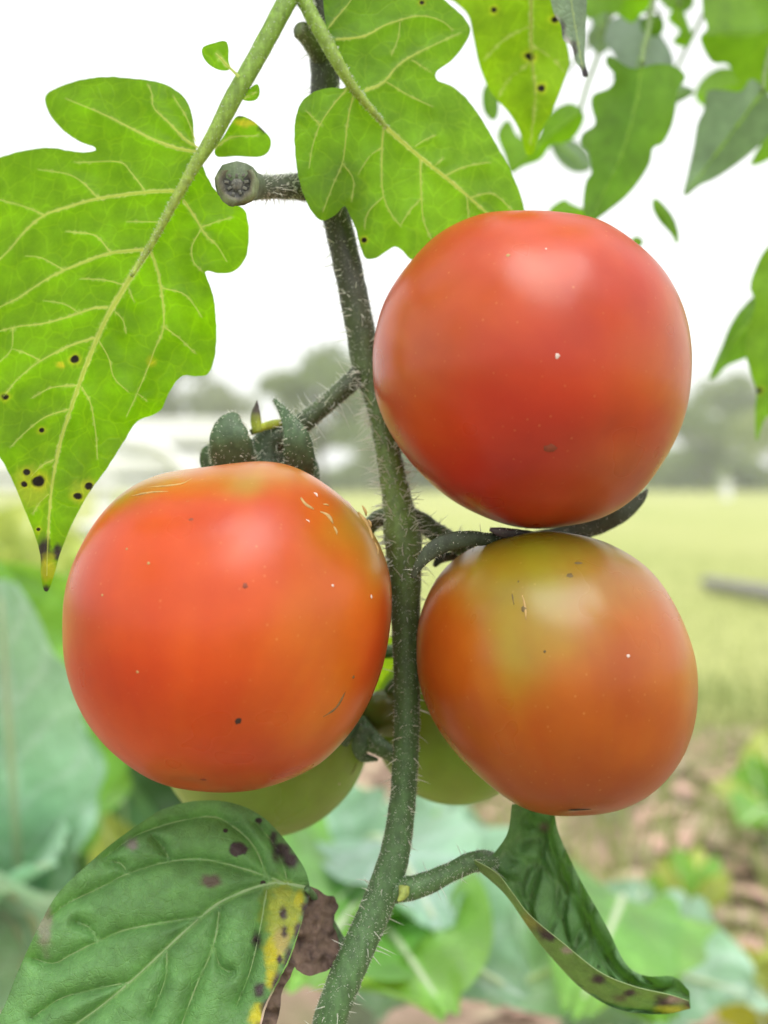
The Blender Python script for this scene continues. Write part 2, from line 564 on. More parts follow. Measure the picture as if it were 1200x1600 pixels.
def tree_meshes(kind, h, w, seed):
    r = np.random.default_rng(seed)
    tr = Acc()
    zs = np.linspace(0, h * 0.75, 9)
    C = np.c_[0.15 * np.sin(zs * 0.7 + seed), 0.15 * np.cos(zs * 0.5 + seed), zs]
    V, F, *_ = tube_geo(C, np.linspace(0.025 * h, 0.006 * h, 9), 8, wdir=(1, 0, 0))
    tr.add(V, F)
    ends = []
    for k in range(9):
        z0 = h * r.uniform(0.25, 0.6)
        a = k * 2.4 + r.uniform(0, 1)
        L = w * r.uniform(0.3, 0.5)
        p0 = np.array([0, 0, z0])
        p1 = p0 + np.array([math.cos(a) * L, math.sin(a) * L, h * r.uniform(0.08, 0.25)])
        mid = (p0 + p1) / 2 + np.array([0, 0, -0.03 * h])
        V, F, *_ = tube_geo(catmull([p0, mid, p1], n=6), np.linspace(0.010 * h, 0.003 * h, 6), 6, wdir=(0.1, 0.2, 1))
        tr.add(V, F)
        ends.append(p1)
    # crown: leaf clumps round limb ends and through the crown volume
    blobs = []
    for e in ends:
        blobs.append((e, w * r.uniform(0.14, 0.24)))
    for k in range(16):
        u = r.normal(size=3)
        u /= np.linalg.norm(u)
        rad = r.uniform(0.3, 1) ** 0.5
        c = np.array([u[0] * w * 0.40 * rad, u[1] * w * 0.40 * rad, h * 0.58 + u[2] * h * 0.33 * rad])
        blobs.append((c, w * r.uniform(0.10, 0.2)))
    P = []
    for c, s in blobs:
        n = 170
        q = r.normal(size=(n, 3))
        q /= np.linalg.norm(q, axis=1)[:, None]
        P.append(c + q * (s * r.uniform(0.4, 1.05, n)[:, None]) * np.array([1, 1, 0.75]))
    P = np.vstack(P)
    n = len(P)
    s = h * 0.022
    A = r.normal(size=(n, 3)); A /= np.linalg.norm(A, axis=1)[:, None]
    B = np.cross(A, r.normal(size=(n, 3))); B /= np.linalg.norm(B, axis=1)[:, None]
    sz = (s * r.uniform(0.6, 1.5, n))[:, None]
    V = np.stack([P - A * sz, P + B * sz * 0.6, P + A * sz, P - B * sz * 0.6], 1).reshape(-1, 3)
    F = [(4 * i, 4 * i + 1, 4 * i + 2, 4 * i + 3) for i in range(n)]
    cm = mesh_np("crown", V, F)
    cm.materials.append(TREE_MATS[kind])
    tm = tr.mesh("trunk")
    tm.materials.append(M_BARK)
    return tm, cm


def ground_px(px, dist):
    """world x of a pixel column at a distance"""
    return (px - 600) / FPX * dist


TREE_PROTO = {}
TREES = [  # px, top py, distance, width m, kind, label
    (285, 548, 52, 5.0, 1, "grey-green far tree between the big hanging leaf and the tomato calyx"),
    (350, 600, 48, 4.0, 1, "grey far tree low on the skyline above the white rails"),
    (505, 508, 40, 3.9, 0, "tallest pale green far tree just beside the hairy stem fork"),
    (585, 610, 44, 4.0, 2, "yellow-green far tree half hidden by the upper tomato"),
    (425, 655, 50, 4.0, 2, "small yellow-green far tree behind the calyx of the orange tomato"),
    (700, 590, 50, 7.0, 0, "far green tree hidden for the most part by the upper tomato"),
    (1092, 612, 46, 3.6, 0, "far green tree against the flank of the upper red tomato"),
    (1158, 556, 52, 5.0, 0, "tall green far tree behind the hanging leaf at the picture's edge"),
    (1235, 590, 44, 5.0, 2, "far green tree cut by the picture's edge at the lawn's end"),
    (130, 640, 46, 6.0, 0, "far green tree behind the tip of the big hanging leaf"),
    (20, 650, 48, 6.0, 2, "far pale tree at the frame edge behind the big hanging leaf"),
]
for i, (px, top, dist, w, kind, lab) in enumerate(TREES):
    h = CAM_H + (745 - top) / FPX * dist
    tm, cm = tree_meshes(kind, h, w, 20 + i)
    root = empty("tree", (ground_px(px, dist), dist, 0), lab, "tree", "trees along the far side of the lawn")
    for nm, me in (("trunk", tm), ("crown", cm)):
        o = bpy.data.objects.new(nm, me)
        COL.objects.link(o)
        o.parent = root

# undergrowth at the foot of the trees
r = np.random.default_rng(5)
n = 7000
P = np.c_[r.uniform(-40, 40, n), r.uniform(50, 58, n), r.uniform(0, 1, n) ** 1.5 * 1.3]
P[:, 2] *= 1 + .8 * np.sin(P[:, 0] * .5) + .6 * np.sin(P[:, 0] * .17 + 1)
P[:, 2] = np.abs(P[:, 2])
A = r.normal(size=(n, 3)); A /= np.linalg.norm(A, axis=1)[:, None]
B = np.cross(A, r.normal(size=(n, 3))); B /= np.linalg.norm(B, axis=1)[:, None]
V = np.stack([P - A * .55, P + B * .4, P + A * .55, P - B * .4], 1).reshape(-1, 3)
um = mesh_np("undergrowth", V, [(4 * i, 4 * i + 1, 4 * i + 2, 4 * i + 3) for i in range(n)])
tag(link("undergrowth", um, None, TREE_MATS[0]), "tangled scrub at the foot of the far trees", "undergrowth", kind="stuff")

# ------------------------------------------------------------------ white rail fence, bucket, poles
M_WHITE = plain("white_paint", (0.8, 0.8, 0.82), 0.4, 0.06, 3.0)
M_GREYW = plain("weathered_timber", (0.30, 0.29, 0.28), 0.85, 0.35, 12.0, 0.004)
M_DARKP = plain("dark_plastic", (0.03, 0.03, 0.033), 0.5, 0.3, 8.0)


def box_geo(lo, hi, bev=0.0):
    x0, y0, z0 = lo; x1, y1, z1 = hi
    b = bev or min(x1 - x0, y1 - y0, z1 - z0) * 0.12
    V, F = [], []
    for z, k in ((z0, b), (z0 + b, 0), (z1 - b, 0), (z1, b)):
        V += [(x0 + k, y0 + k, z), (x1 - k, y0 + k, z), (x1 - k, y1 - k, z), (x0 + k, y1 - k, z)]
    F = [(3, 2, 1, 0), (12, 13, 14, 15)]
    for s in range(3):
        for k in range(4):
            a = s * 4 + k; c = s * 4 + (k + 1) % 4
            F.append((a, c, c + 4, a + 4))
    return V, F


FD = 7.0
fence = empty("rail_fence", (ground_px(60, FD), FD, 0), "white painted rail fence with slanting brace, left of the tomato calyx", "fence")
zz = lambda py: CAM_H + (745 - py) / FPX * FD
fx0, fx1 = ground_px(-420, FD), ground_px(425, FD)
for a, b, dy in ((654, 692, 0.0), (706, 740, 0.0), (752, 764, 0.0)):
    V, F = box_geo((fx0, FD - .02, zz(b)), (fx1, FD + .02, zz(a)))
    link("rail", mesh_np("rail", V, F, False), fence, M_WHITE)
for px in (-400, -100, 160, 412):
    x = ground_px(px, FD)
    V, F = box_geo((x - .05, FD + .024, 0), (x + .05, FD + .12, zz(650)))
    link("post", mesh_np("post", V, F, False), fence, M_WHITE)
pb = U(np.array([190, 235, 262, 285, 300]), np.array([688, 692, 706, 730, 756]), np.full(5, FD - 0.07))
V, F, *_ = tube_geo(catmull(pb, n=14), 0.04, 8, 0.5, wdir=(0, -1, 0))
link("brace", mesh_np("brace", V, F), fence, M_WHITE)

# bucket: lathe with rim and wire handle
bx, by = ground_px(175, 6.0), 6.0
bk = empty("bucket", (bx, by, 0), "white plastic bucket on the lawn below the white rails", "bucket")
prof = [(0.0, 0.004), (0.13, 0.004), (0.135, 0.02), (0.165, 0.34), (0.182, 0.345), (0.182, 0.37), (0.17, 0.372), (0.158, 0.36), (0.128, 0.03), (0.0, 0.028)]
ns = 28
V = [(r_ * math.cos(2 * math.pi * k / ns), r_ * math.sin(2 * math.pi * k / ns), z) for r_, z in prof for k in range(ns)]
o = link("pail", mesh_np("pail", np.array(V) + np.array([bx, by, 0]), grid_faces(len(prof), ns, True)), bk, M_WHITE)
ha = np.linspace(0, math.pi, 16)
C = np.c_[bx + 0.18 * np.cos(ha), by - 0.10 * np.sin(ha), 0.345 - 0.13 * np.sin(ha)]
V, F, *_ = tube_geo(C, 0.004, 6, wdir=(0, 0.3, 1))
link("wire_handle", mesh_np("wire_handle", V, F), bk, M_GREYW)

# grey pole lying on the lawn (right)
d0 = CAM_H * FPX / (948 - 745)
p0 = np.array([ground_px(1105, 5.9), 5.9, 0.05]); p1 = np.array([ground_px(1330, 4.6), 4.6, 0.05])
C = catmull([p0, (p0 + p1) / 2 + np.array([0, 0.03, 0.01]), p1], n=24)
V, F, *_ = tube_geo(C, np.linspace(0.035, 0.045, 24), 12, bump=0.12, wdir=(0, 0, 1))
tag(link("timber_pole", mesh_np("timber_pole", V, F), None, M_GREYW), "grey weathered pole lying on the lawn beside the tomatoes", "pole")

# plank edging lower left + black pot
p0 = np.array([ground_px(-60, 1.5), 1.5, 0.05]); p1 = np.array([ground_px(300, 2.15), 2.15, 0.05])
dv = p1 - p0; L = np.linalg.norm(dv); dv /= L
sv = np.array([-dv[1], dv[0], 0])
V = []
for s in np.linspace(0, L, 14):
    w = 0.002 * mnoise.noise((s * 4, 1, 0))
    for a, z in ((-.02, 0), (.02, 0), (.02, .085), (.017, .09), (-.017, .09), (-.02, .085)):
        V.append(p0 * np.array([1, 1, 0]) + dv * s + sv * (a + w) + np.array([0, 0, z]))
F = grid_faces(14, 6, True) + [(5, 4, 3, 2, 1, 0), tuple(13 * 6 + k for k in range(6))]
tag(link("bed_edging_plank", mesh_np("bed_edging_plank", V, F, False), None, M_GREYW),
    "grey timber plank edging the bed behind the spotted lower leaf", "plank")
bx, by = ground_px(20, 1.42), 1.42
prof = [(0.0, 0.0), (0.075, 0.0), (0.1, 0.15), (0.108, 0.15), (0.108, 0.17), (0.1, 0.172), (0.094, 0.16), (0.072, 0.012), (0, 0.01)]
V = [(r_ * math.cos(2 * math.pi * k / ns), r_ * math.sin(2 * math.pi * k / ns), z + 0.03) for r_, z in prof for k in range(ns)]
tag(link("plant_pot", mesh_np("plant_pot", np.array(V) + np.array([bx, by, 0]), grid_faces(len(prof), ns, True)), None, M_DARKP),
    "black plastic pot on the soil behind the pale brassica stalk", "pot")

# small white post far across the lawn
px_, pd = 1135, 30.0
x = ground_px(px_, pd)
V, F = box_geo((x - .11, pd - .11, 0), (x + .11, pd + .11, 0.42))
wp = Acc(); wp.add(V, F)
V, F = box_geo((x - .14, pd - .14, 0.424), (x + .14, pd + .14, 0.50)); wp.add(V, F)
tag(link("marker_post", wp.mesh("marker_post", False), None, M_WHITE), "small white post at the far end of the lawn", "post")

# ------------------------------------------------------------------ grass tufts and mulch (uncountable)
def blades(name, n, xr, yr, h, w, mat, seed, z0=0.0, label="", lean=0.5):
    r = np.random.default_rng(seed)
    P = np.c_[r.uniform(*xr, n), r.uniform(*yr, n), np.full(n, z0)]
    a = r.uniform(0, 2 * math.pi, n)
    D = np.c_[np.cos(a), np.sin(a), np.zeros(n)]
    b = r.uniform(0, 2 * math.pi, n)
    Ln = np.c_[np.cos(b), np.sin(b), np.zeros(n)] * (lean * r.uniform(0.2, 1, n))[:, None]
    H = (h * r.uniform(0.5, 1.3, n))[:, None]
    up = np.array([0, 0, 1.0])
    V = np.stack([P - D * w, P + D * w, P + up * H * .6 + Ln * H * .4 + D * w * .7, P + up * H * .6 + Ln * H * .4 - D * w * .7, P + up * H + Ln * H], 1).reshape(-1, 3)
    F = []
    for i in range(n):
        k = 5 * i
        F += [(k, k + 1, k + 2, k + 3), (k + 3, k + 2, k + 4)]
    return tag(link(name, mesh_np(name, V, F), None, mat), label, "grass", kind="stuff")


M_GRASS = foliage_mat("grass_blades", (0.26, 0.34, 0.10), (0.40, 0.43, 0.16), 0.4)
blades("lawn_grass", 7000, (-3.5, 4.5), (2.45, 9.0), 0.03, 0.004, M_GRASS, 3, 0.0, "short pale lawn grass beyond the garden bed")
blades("bed_grass", 2600, (0.15, 1.6), (1.2, 3.0), 0.10, 0.004, M_GRASS, 4, 0.02, "thin grass sprouting through the mulch under the tomatoes", 0.9)
r = np.random.default_rng(9)
mc = Acc()
for k in range(2600):
    c = np.array([r.uniform(-1.8, 2.2), r.uniform(0.7, 2.5), 0.045])
    s = r.uniform(0.012, 0.04)
    a = r.uniform(0, 6.28)
    u = np.array([math.cos(a), math.sin(a), r.uniform(-.3, .3)]) * s
    v = np.array([-math.sin(a), math.cos(a), r.uniform(-.4, .4)]) * s * r.uniform(.3, .7)
    w = np.array([0, 0, s * .2])
    V = [c - u - v, c + u - v * .8, c + u * .9 + v, c - u * .8 + v * 1.1, c - u * .7 + w, c + u * .6 + w]
    shade = r.choice(3)
    mc.add(V, [(0, 1, 5, 4), (1, 2, 5), (2, 3, 4, 5), (3, 0, 4)], [(0.54, 0.35, 0.28), (0.38, 0.26, 0.19), (0.44, 0.36, 0.24)][shade])
mm, t, out = new_mat("wood_chips")
p = N(t, "ShaderNodeBsdfPrincipled", ins={"Roughness": 0.85})
at = N(t, "ShaderNodeAttribute", attribute_name="Col")
t.links.new(at.outputs["Color"], p.inputs["Base Color"])
t.links.new(p.outputs[0], out.inputs[0])
tag(link("mulch", mc.mesh("mulch", False), None, mm), "pinkish wood chip mulch scattered over the bed", "mulch", kind="stuff")


# ------------------------------------------------------------------ brassicas and weeds behind
def broad_leaf(base, tip, width, normal, sag=0.1, ruffle=0.08, cup=0.15, seed=0, petiole=0.28, nu=44, nv=31, lobes=0.0):
    """a broad leaf from base to tip; returns blade V,F and midrib centreline"""
    base, tip, normal = (np.asarray(q, float) for q in (base, tip, normal))
    ax = tip - base
    L = np.linalg.norm(ax)
    ax /= L
    nrm = normal - ax * (normal @ ax)
    nrm /= np.linalg.norm(nrm)
    side = np.cross(ax, nrm)
    rr = np.random.default_rng(seed)
    ph = rr.uniform(0, 6.28, 6)
    V = np.zeros((nu, nv, 3))
    mid = []
    for i in range(nu):
        t = i / (nu - 1)
        s = petiole + (1 - petiole) * t
        w = width * (math.sin(math.pi * min(1, t * 0.92 + 0.06)) ** 0.62) * (1 - 0.12 * math.cos(t * 5 + ph[0]))
        if lobes:
            w *= 1 - lobes * (0.5 + 0.5 * math.sin(t * 26 + ph[1]))
        c = base + ax * (s * L) + nrm * (sag * L * (4 * s * (1 - s)) )
        for j in range(nv):
            q = -1 + 2 * j / (nv - 1)
            e = abs(q) ** 2
            z = cup * width * e + ruffle * width * e * (math.sin(t * 13 + ph[2] + (2 if q > 0 else 0)) + 0.6 * math.sin(t * 29 + ph[3] + q))
            z += 0.03 * width * math.sin(q * 9 + t * 21 + ph[4])
            V[i, j] = c + side * (q * w) + nrm * z
    for k in range(16):
        s = k / 15 * 0.97
        mid.append(base + ax * (s * L) + nrm * (sag * L * (4 * s * (1 - s))) + nrm * 0.001)
    return V.reshape(-1, 3), grid_faces(nu, nv), np.array(mid)


M_BRAS = leaf_mat("brassica_leaf", cell=38, vein_amt=0.35, rough=0.38, spec=0.6, trans=0.35, bump=0.003, sheen=0.12)
M_RIB = vein_mat("brassica_rib", (0.64, 0.72, 0.52), (0.75, 0.85, 0.5), 0.35)
M_STALK = plain("brassica_stalk", (0.3, 0.36, 0.24), 0.6, 0.3, 40.0)

BLUE = ((0.31, 0.52, 0.38), (0.42, 0.70, 0.36))
GREEN = ((0.13, 0.33, 0.05), (0.38, 0.72, 0.05))
YELL = ((0.36, 0.44, 0.10), (0.65, 0.78, 0.12))


def leaf_obj(parent, base, tip, width, normal, pal, name="leaf", **kw):
    V, F, mid = broad_leaf(base, tip, width, normal, **kw)
    tq = np.repeat(np.linspace(0, 1, 44), 31); qq = np.abs(np.tile(np.linspace(-1, 1, 31), 44))
    sv = np.clip(1 - np.abs(((tq * 6.5 - qq * 1.3 + kw.get("seed", 0) * .37) % 1.0) - .5) * 9 + 0.2, 0, 1) * (1 - qq * .5)   # side veins
    sv = np.maximum(sv, np.clip(1 - (qq - .05) * 14, 0, 1))[:, None]
    nz = fnoise(V, 14.0, kw.get("seed", 0))[:, None]
    c0 = np.array(pal[0]) * (1 + .30 * nz); c1 = np.array(pal[1]) * (1 + .25 * nz)
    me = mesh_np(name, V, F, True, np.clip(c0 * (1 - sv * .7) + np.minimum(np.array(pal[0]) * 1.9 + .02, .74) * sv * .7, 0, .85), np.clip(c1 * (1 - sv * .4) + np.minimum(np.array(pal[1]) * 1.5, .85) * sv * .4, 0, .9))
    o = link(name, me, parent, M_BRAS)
    R = np.linspace(0.10, 0.018, len(mid)) * width
    Vm, Fm, *_ = tube_geo(mid, R, 8, 0.8, wdir=normal)
    link("midrib", mesh_np("midrib", Vm, Fm), o, M_RIB)
    return o


def brassica(px, dist, label, leaves, group="blue-green brassica plants behind the tomatoes", name="brassica_plant", cat="brassica", hub_z=0.10):
    """leaves: (tip px, tip py, tip dist, width m, normal, palette, kwargs)"""
    bx, by = ground_px(px, dist), dist
    root = empty(name, (bx, by, 0), label, cat, group)
    V, F, *_ = tube_geo(np.array([[bx, by, 0.0], [bx + .004, by, hub_z * .5], [bx, by + .004, hub_z], [bx, by, hub_z + .06]]), [0.018, 0.017, 0.018, 0.009], 10, wdir=(1, 0, 0))
    link("stalk", mesh_np("stalk", V, F), root, M_STALK)
    for i, (tx, ty, td, w, nrm, pal, kw) in enumerate(leaves):
        kw = dict(kw)
        kw.setdefault("seed", int(px) + i)
        kw.setdefault("lobes", 0.12)
        leaf_obj(root, (bx, by, hub_z + .05 * (i % 3) / 2), U(tx, ty, td), w, nrm, pal, **kw)
    return root


UPN = (0.1, -0.6, 0.8)
brassica(40, 0.85, "big blue-green brassica with a thick pale rib beside the orange tomato", [
    (-30, 880, 0.80, 0.115, (0.5, -0.8, 0.3), GREEN, dict(sag=0.05, ruffle=0.06, petiole=0.45)),
    (0, 905, 0.66, 0.052, (0.25, -0.9, 0.3), BLUE, dict(sag=0.03, ruffle=0.12, petiole=0.34, lobes=0.2)),
    (115, 1060, 0.78, 0.080, (-0.2, -0.7, 0.6), BLUE, dict(sag=0.12, petiole=0.4)),
    (95, 900, 1.00, 0.10, (0.0, -0.9, 0.4), GREEN, dict(sag=0.04, petiole=0.4)),
    (-180, 1120, 0.70, 0.10, (0.4, -0.5, 0.7), BLUE, dict(sag=0.1)),
    (85, 1350, 0.66, 0.055, (-0.1, -0.5, 0.8), BLUE, dict(sag=0.12)),
    (-60, 1380, 0.62, 0.07, (0.2, -0.5, 0.8), BLUE, dict(sag=0.12)),
], hub_z=0.16)
brassica(560, 1.00, "blue-green brassica spreading beneath the hairy stem and green tomatoes", [
    (470, 1270, 0.78, 0.085, (0.2, -0.7, 0.7), BLUE, dict(sag=0.10)),
    (590, 1250, 1.05, 0.085, (0.1, -0.8, 0.6), BLUE, dict(sag=0.05)),
    (760, 1300, 0.95, 0.095, (-0.2, -0.6, 0.8), BLUE, dict(sag=0.10)),
    (420, 1480, 0.62, 0.075, (0.3, -0.5, 0.8), GREEN, dict(sag=0.15)),
    (880, 1420, 0.80, 0.08, (-0.3, -0.5, 0.8), BLUE, dict(sag=0.16)),
    (690, 1460, 0.58, 0.07, (0.0, -0.6, 0.8), BLUE, dict(sag=0.15)),
    (700, 1500, 0.66, 0.09, (-0.2, -0.6, 0.8), GREEN, dict(sag=0.15)),
    (500, 1440, 0.60, 0.085, (0.2, -0.6, 0.8), GREEN, dict(sag=0.12)),
    (455, 1545, 0.50, 0.075, (0.3, -0.6, 0.8), GREEN, dict(sag=0.10)),
    (700, 1590, 0.50, 0.07, (-0.1, -0.6, 0.8), GREEN, dict(sag=0.12)),
    (590, 1540, 0.56, 0.08, (0.0, -0.7, 0.8), GREEN, dict(sag=0.10)),
    (600, 1400, 0.85, 0.09, (0.1, -0.6, 0.8), BLUE, dict(sag=0.10)),
    (820, 1560, 0.58, 0.075, (-0.3, -0.6, 0.8), BLUE, dict(sag=0.16)),
], hub_z=0.14)
brassica(900, 0.95, "blue-green brassica below the curled leaf and orange-green tomato", [
    (1010, 1380, 0.98, 0.055, (-0.2, -0.8, 0.6), BLUE, dict(sag=0.05)),
    (880, 1440, 0.72, 0.07, (0.3, -0.5, 0.8), BLUE, dict(sag=0.13)),
    (1180, 1560, 0.78, 0.07, (-0.2, -0.5, 0.8), BLUE, dict(sag=0.16)),
    (760, 1560, 0.62, 0.08, (0.3, -0.5, 0.8), BLUE, dict(sag=0.18)),
    (1040, 1600, 0.62, 0.06, (-0.1, -0.6, 0.8), GREEN, dict(sag=0.18)),
    (900, 1590, 0.58, 0.06, (0.1, -0.6, 0.8), GREEN, dict(sag=0.2)),
], hub_z=0.10)
brassica(20, 2.2, "bright green leafy plant below the tip of the big hanging leaf", [
    (-40, 800, 2.1, 0.16, (0.1, -0.8, 0.6), YELL, dict(sag=0.08)),
    (50, 790, 2.2, 0.15, (0.0, -0.8, 0.5), YELL, dict(sag=0.06)),
    (120, 850, 2.0, 0.15, (-0.2, -0.7, 0.6), YELL, dict(sag=0.1)),
    (190, 900, 2.1, 0.13, (-0.3, -0.6, 0.7), GREEN, dict(sag=0.14)),
    (40, 960, 1.8, 0.14, (0.1, -0.6, 0.8), GREEN, dict(sag=0.18)),
], group="leafy garden plants behind the tomatoes", name="leafy_plant", cat="leafy plant", hub_z=0.15)
brassica(215, 1.10, "dark green bushy plant, the shade under the orange tomato put into its colours", [  # very dark leaf colours stand in for the shaded gap here
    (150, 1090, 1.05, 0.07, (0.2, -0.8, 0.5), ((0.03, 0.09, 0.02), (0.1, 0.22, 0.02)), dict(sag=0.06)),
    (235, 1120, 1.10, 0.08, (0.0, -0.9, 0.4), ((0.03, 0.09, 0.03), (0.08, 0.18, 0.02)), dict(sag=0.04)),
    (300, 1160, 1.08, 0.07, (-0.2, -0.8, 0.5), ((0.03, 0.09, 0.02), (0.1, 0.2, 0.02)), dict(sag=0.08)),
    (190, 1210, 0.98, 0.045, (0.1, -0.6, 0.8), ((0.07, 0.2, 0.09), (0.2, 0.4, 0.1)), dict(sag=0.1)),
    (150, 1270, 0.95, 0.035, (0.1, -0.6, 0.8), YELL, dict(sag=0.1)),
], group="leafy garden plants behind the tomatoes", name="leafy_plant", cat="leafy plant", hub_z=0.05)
brassica(1215, 1.7, "bright green weed on the mulch at the picture's edge", [
    (1170, 1180, 1.7, 0.05, (-0.2, -0.8, 0.5), GREEN, dict(sag=0.06)),
    (1195, 1140, 1.75, 0.05, (0.0, -0.8, 0.5), YELL, dict(sag=0.06)),
    (1160, 1290, 1.5, 0.05, (-0.2, -0.7, 0.7), GREEN, dict(sag=0.1)),
    (1260, 1200, 1.7, 0.06, (0.2, -0.7, 0.7), GREEN, dict(sag=0.1)),
    (1110, 1230, 1.6, 0.03, (-0.3, -0.7, 0.7), YELL, dict(sag=0.1)),
], group="weeds in the mulch", name="weed", cat="weed", hub_z=0.03)
brassica(1215, 1.05, "yellowing weed leaf low at the picture's edge", [
    (1160, 1480, 1.05, 0.04, (-0.2, -0.8, 0.5), ((0.3, 0.3, 0.02), (0.6, 0.6, 0.03)), dict(sag=0.06)),
    (1230, 1440, 1.05, 0.04, (0.2, -0.8, 0.5), YELL, dict(sag=0.06)),
    (1130, 1560, 0.95, 0.035, (-0.3, -0.7, 0.7), BLUE, dict(sag=0.1)),
], group="weeds in the mulch", name="weed", cat="weed", hub_z=0.05)
for k, (px, dist, lab) in enumerate([(955, 1.9, "pale tufted weed under the orange-green tomato"),
                                     (1075, 1.35, "slender upright weed between curled leaf and pink mulch"),
                                     (700, 2.2, "small weed seen between the stem and the green tomato")]):
    lv = []
    base_py = 745 + CAM_H * FPX / dist
    for j in range(6):
        a = -1.2 + 2.4 * j / 5
        lv.append((px + 60 * math.sin(a) * 1.5 / dist, base_py - (130 + 60 * math.cos(a)) * 1.5 / dist, dist - 0.05 * math.cos(j), 0.018, (0.2 * math.sin(a), -0.8, 0.4), YELL if j % 2 else GREEN, dict(sag=0.06)))
    brassica(px, dist, lab, lv, group="weeds in the mulch", name="weed", cat="weed", hub_z=0.02)

# ------------------------------------------------------------------ air: thin bright haze over the far side of the lawn
V, F = box_geo((-96, -96, -1), (96, 96, 9.5), 0.5)
hz = link("haze", mesh_np("haze", V, F, False))
m, t, out = new_mat("haze_air")
pv = N(t, "ShaderNodeVolumePrincipled", ins={"Density": 0.0042, "Color": (0.96, 0.98, 1.0, 1)})
t.links.new(pv.outputs[0], out.inputs["Volume"])
hz.data.materials.append(m)
hz["kind"] = "stuff"; hz["label"] = "pale bright haze in front of the far trees"; hz["category"] = "haze"

# ------------------------------------------------------------------ hairs
def hair_acc(acc, C, R, n_long, n_short, len_px=24.0, short_px=5.0, seed=1, d=0.275, rad_px=0.75, t0=0.0, t1=1.0):
    r = np.random.default_rng(seed)
    C = np.asarray(C); m = len(C)
    T = np.gradient(C, axis=0); T /= np.linalg.norm(T, axis=1)[:, None]
    mpp = d / FPX
    for k in range(n_long + n_short):
        lng = k < n_long
        f = r.uniform(t0, t1) * (m - 1.001)
        i = int(f); w = f - i
        c = C[i] * (1 - w) + C[i + 1] * w
        rad = R[i] * (1 - w) + R[i + 1] * w
        q = r.normal(size=3); q -= T[i] * (q @ T[i]); q /= np.linalg.norm(q) + 1e-9
        L = (len_px * r.uniform(0.4, 1.25) if lng else short_px * r.uniform(0.4, 1.3)) * mpp
        h = rad_px * (1.0 if lng else 0.62) * mpp
        dirn = q + T[i] * r.normal() * 0.35
        dirn /= np.linalg.norm(dirn)
        bend = r.normal(size=3) * 0.35 + np.array([0, 0, -0.15])
        p0 = c + q * rad * 0.97
        e1 = np.cross(dirn, [0.3, 0.5, 0.8]); e1 /= np.linalg.norm(e1)
        e2 = np.cross(dirn, e1)
        if lng:
            rows = []
            for s, hh in ((0, 1.0), (0.35, 0.7), (0.7, 0.5)):
                p = p0 + dirn * L * s + bend * L * s * s * 0.5
                rows += [p + e1 * h * hh, p - e1 * h * hh * .5 + e2 * h * hh * .87, p - e1 * h * hh * .5 - e2 * h * hh * .87]
            rows.append(p0 + dirn * L + bend * L * 0.5)
            F = grid_faces(3, 3, True) + [(6, 7, 9), (7, 8, 9), (8, 6, 9)]
            acc.add(rows, F)
        else:
            p = p0 + dirn * L
            acc.add([p0 + e1 * h, p0 - e1 * h * .5 + e2 * h * .87, p0 - e1 * h * .5 - e2 * h * .87, p], [(0, 1, 3), (1, 2, 3), (2, 0, 3)])


def stem_part(name, pts, parent, cols, sides=14, long=0, short=0, flat=1.0, wdir=None, bump=0.10, seed=1, mat=None, step=6.0, **hk):
    C, R = px_path(pts, step)
    V, F, *_ = tube_geo(C, R, sides, flat, bump, wdir, seed)
    n = len(C)
    cols = np.asarray(cols, float)
    tt = np.linspace(0, 1, n)
    cc = np.stack([np.interp(tt, np.linspace(0, 1, len(cols)), cols[:, k]) for k in range(3)], 1)
    me = mesh_np(name, V, F, True, np.repeat(cc, sides, 0))
    o = link(name, me, parent, mat or M_STEM)
    if long or short:
        a = Acc()
        hair_acc(a, C, R, long, short, seed=seed, d=float(np.mean([p[2] for p in pts])), **hk)
        h = link("hair", a.mesh("hair"), o, M_HAIR)
        h["kind"] = "stuff"
    return o, C, R


# ------------------------------------------------------------------ leaves traced as real sheets
def seg_dist(P, segs):
    """P (n,2); segs list of polylines -> distance (n)"""
    D = np.full(len(P), 1e9)
    for S in segs:
        S = np.asarray(S, float)
        for a, b in zip(S[:-1], S[1:]):
            ab = b - a
            t = np.clip(((P - a) @ ab) / (ab @ ab + 1e-9), 0, 1)
            D = np.minimum(D, np.linalg.norm(P - a - t[:, None] * ab, axis=1))
    return D


def in_poly(P, poly):
    poly = np.asarray(poly, float)
    x, y = P[:, 0], P[:, 1]
    c = np.zeros(len(P), bool)
    j = len(poly) - 1
    for i in range(len(poly)):
        xi, yi = poly[i]; xj, yj = poly[j]
        hit = ((yi > y) != (yj > y)) & (x < (xj - xi) * (y - yi) / (yj - yi + 1e-12) + xi)
        c ^= hit
        j = i
    return c


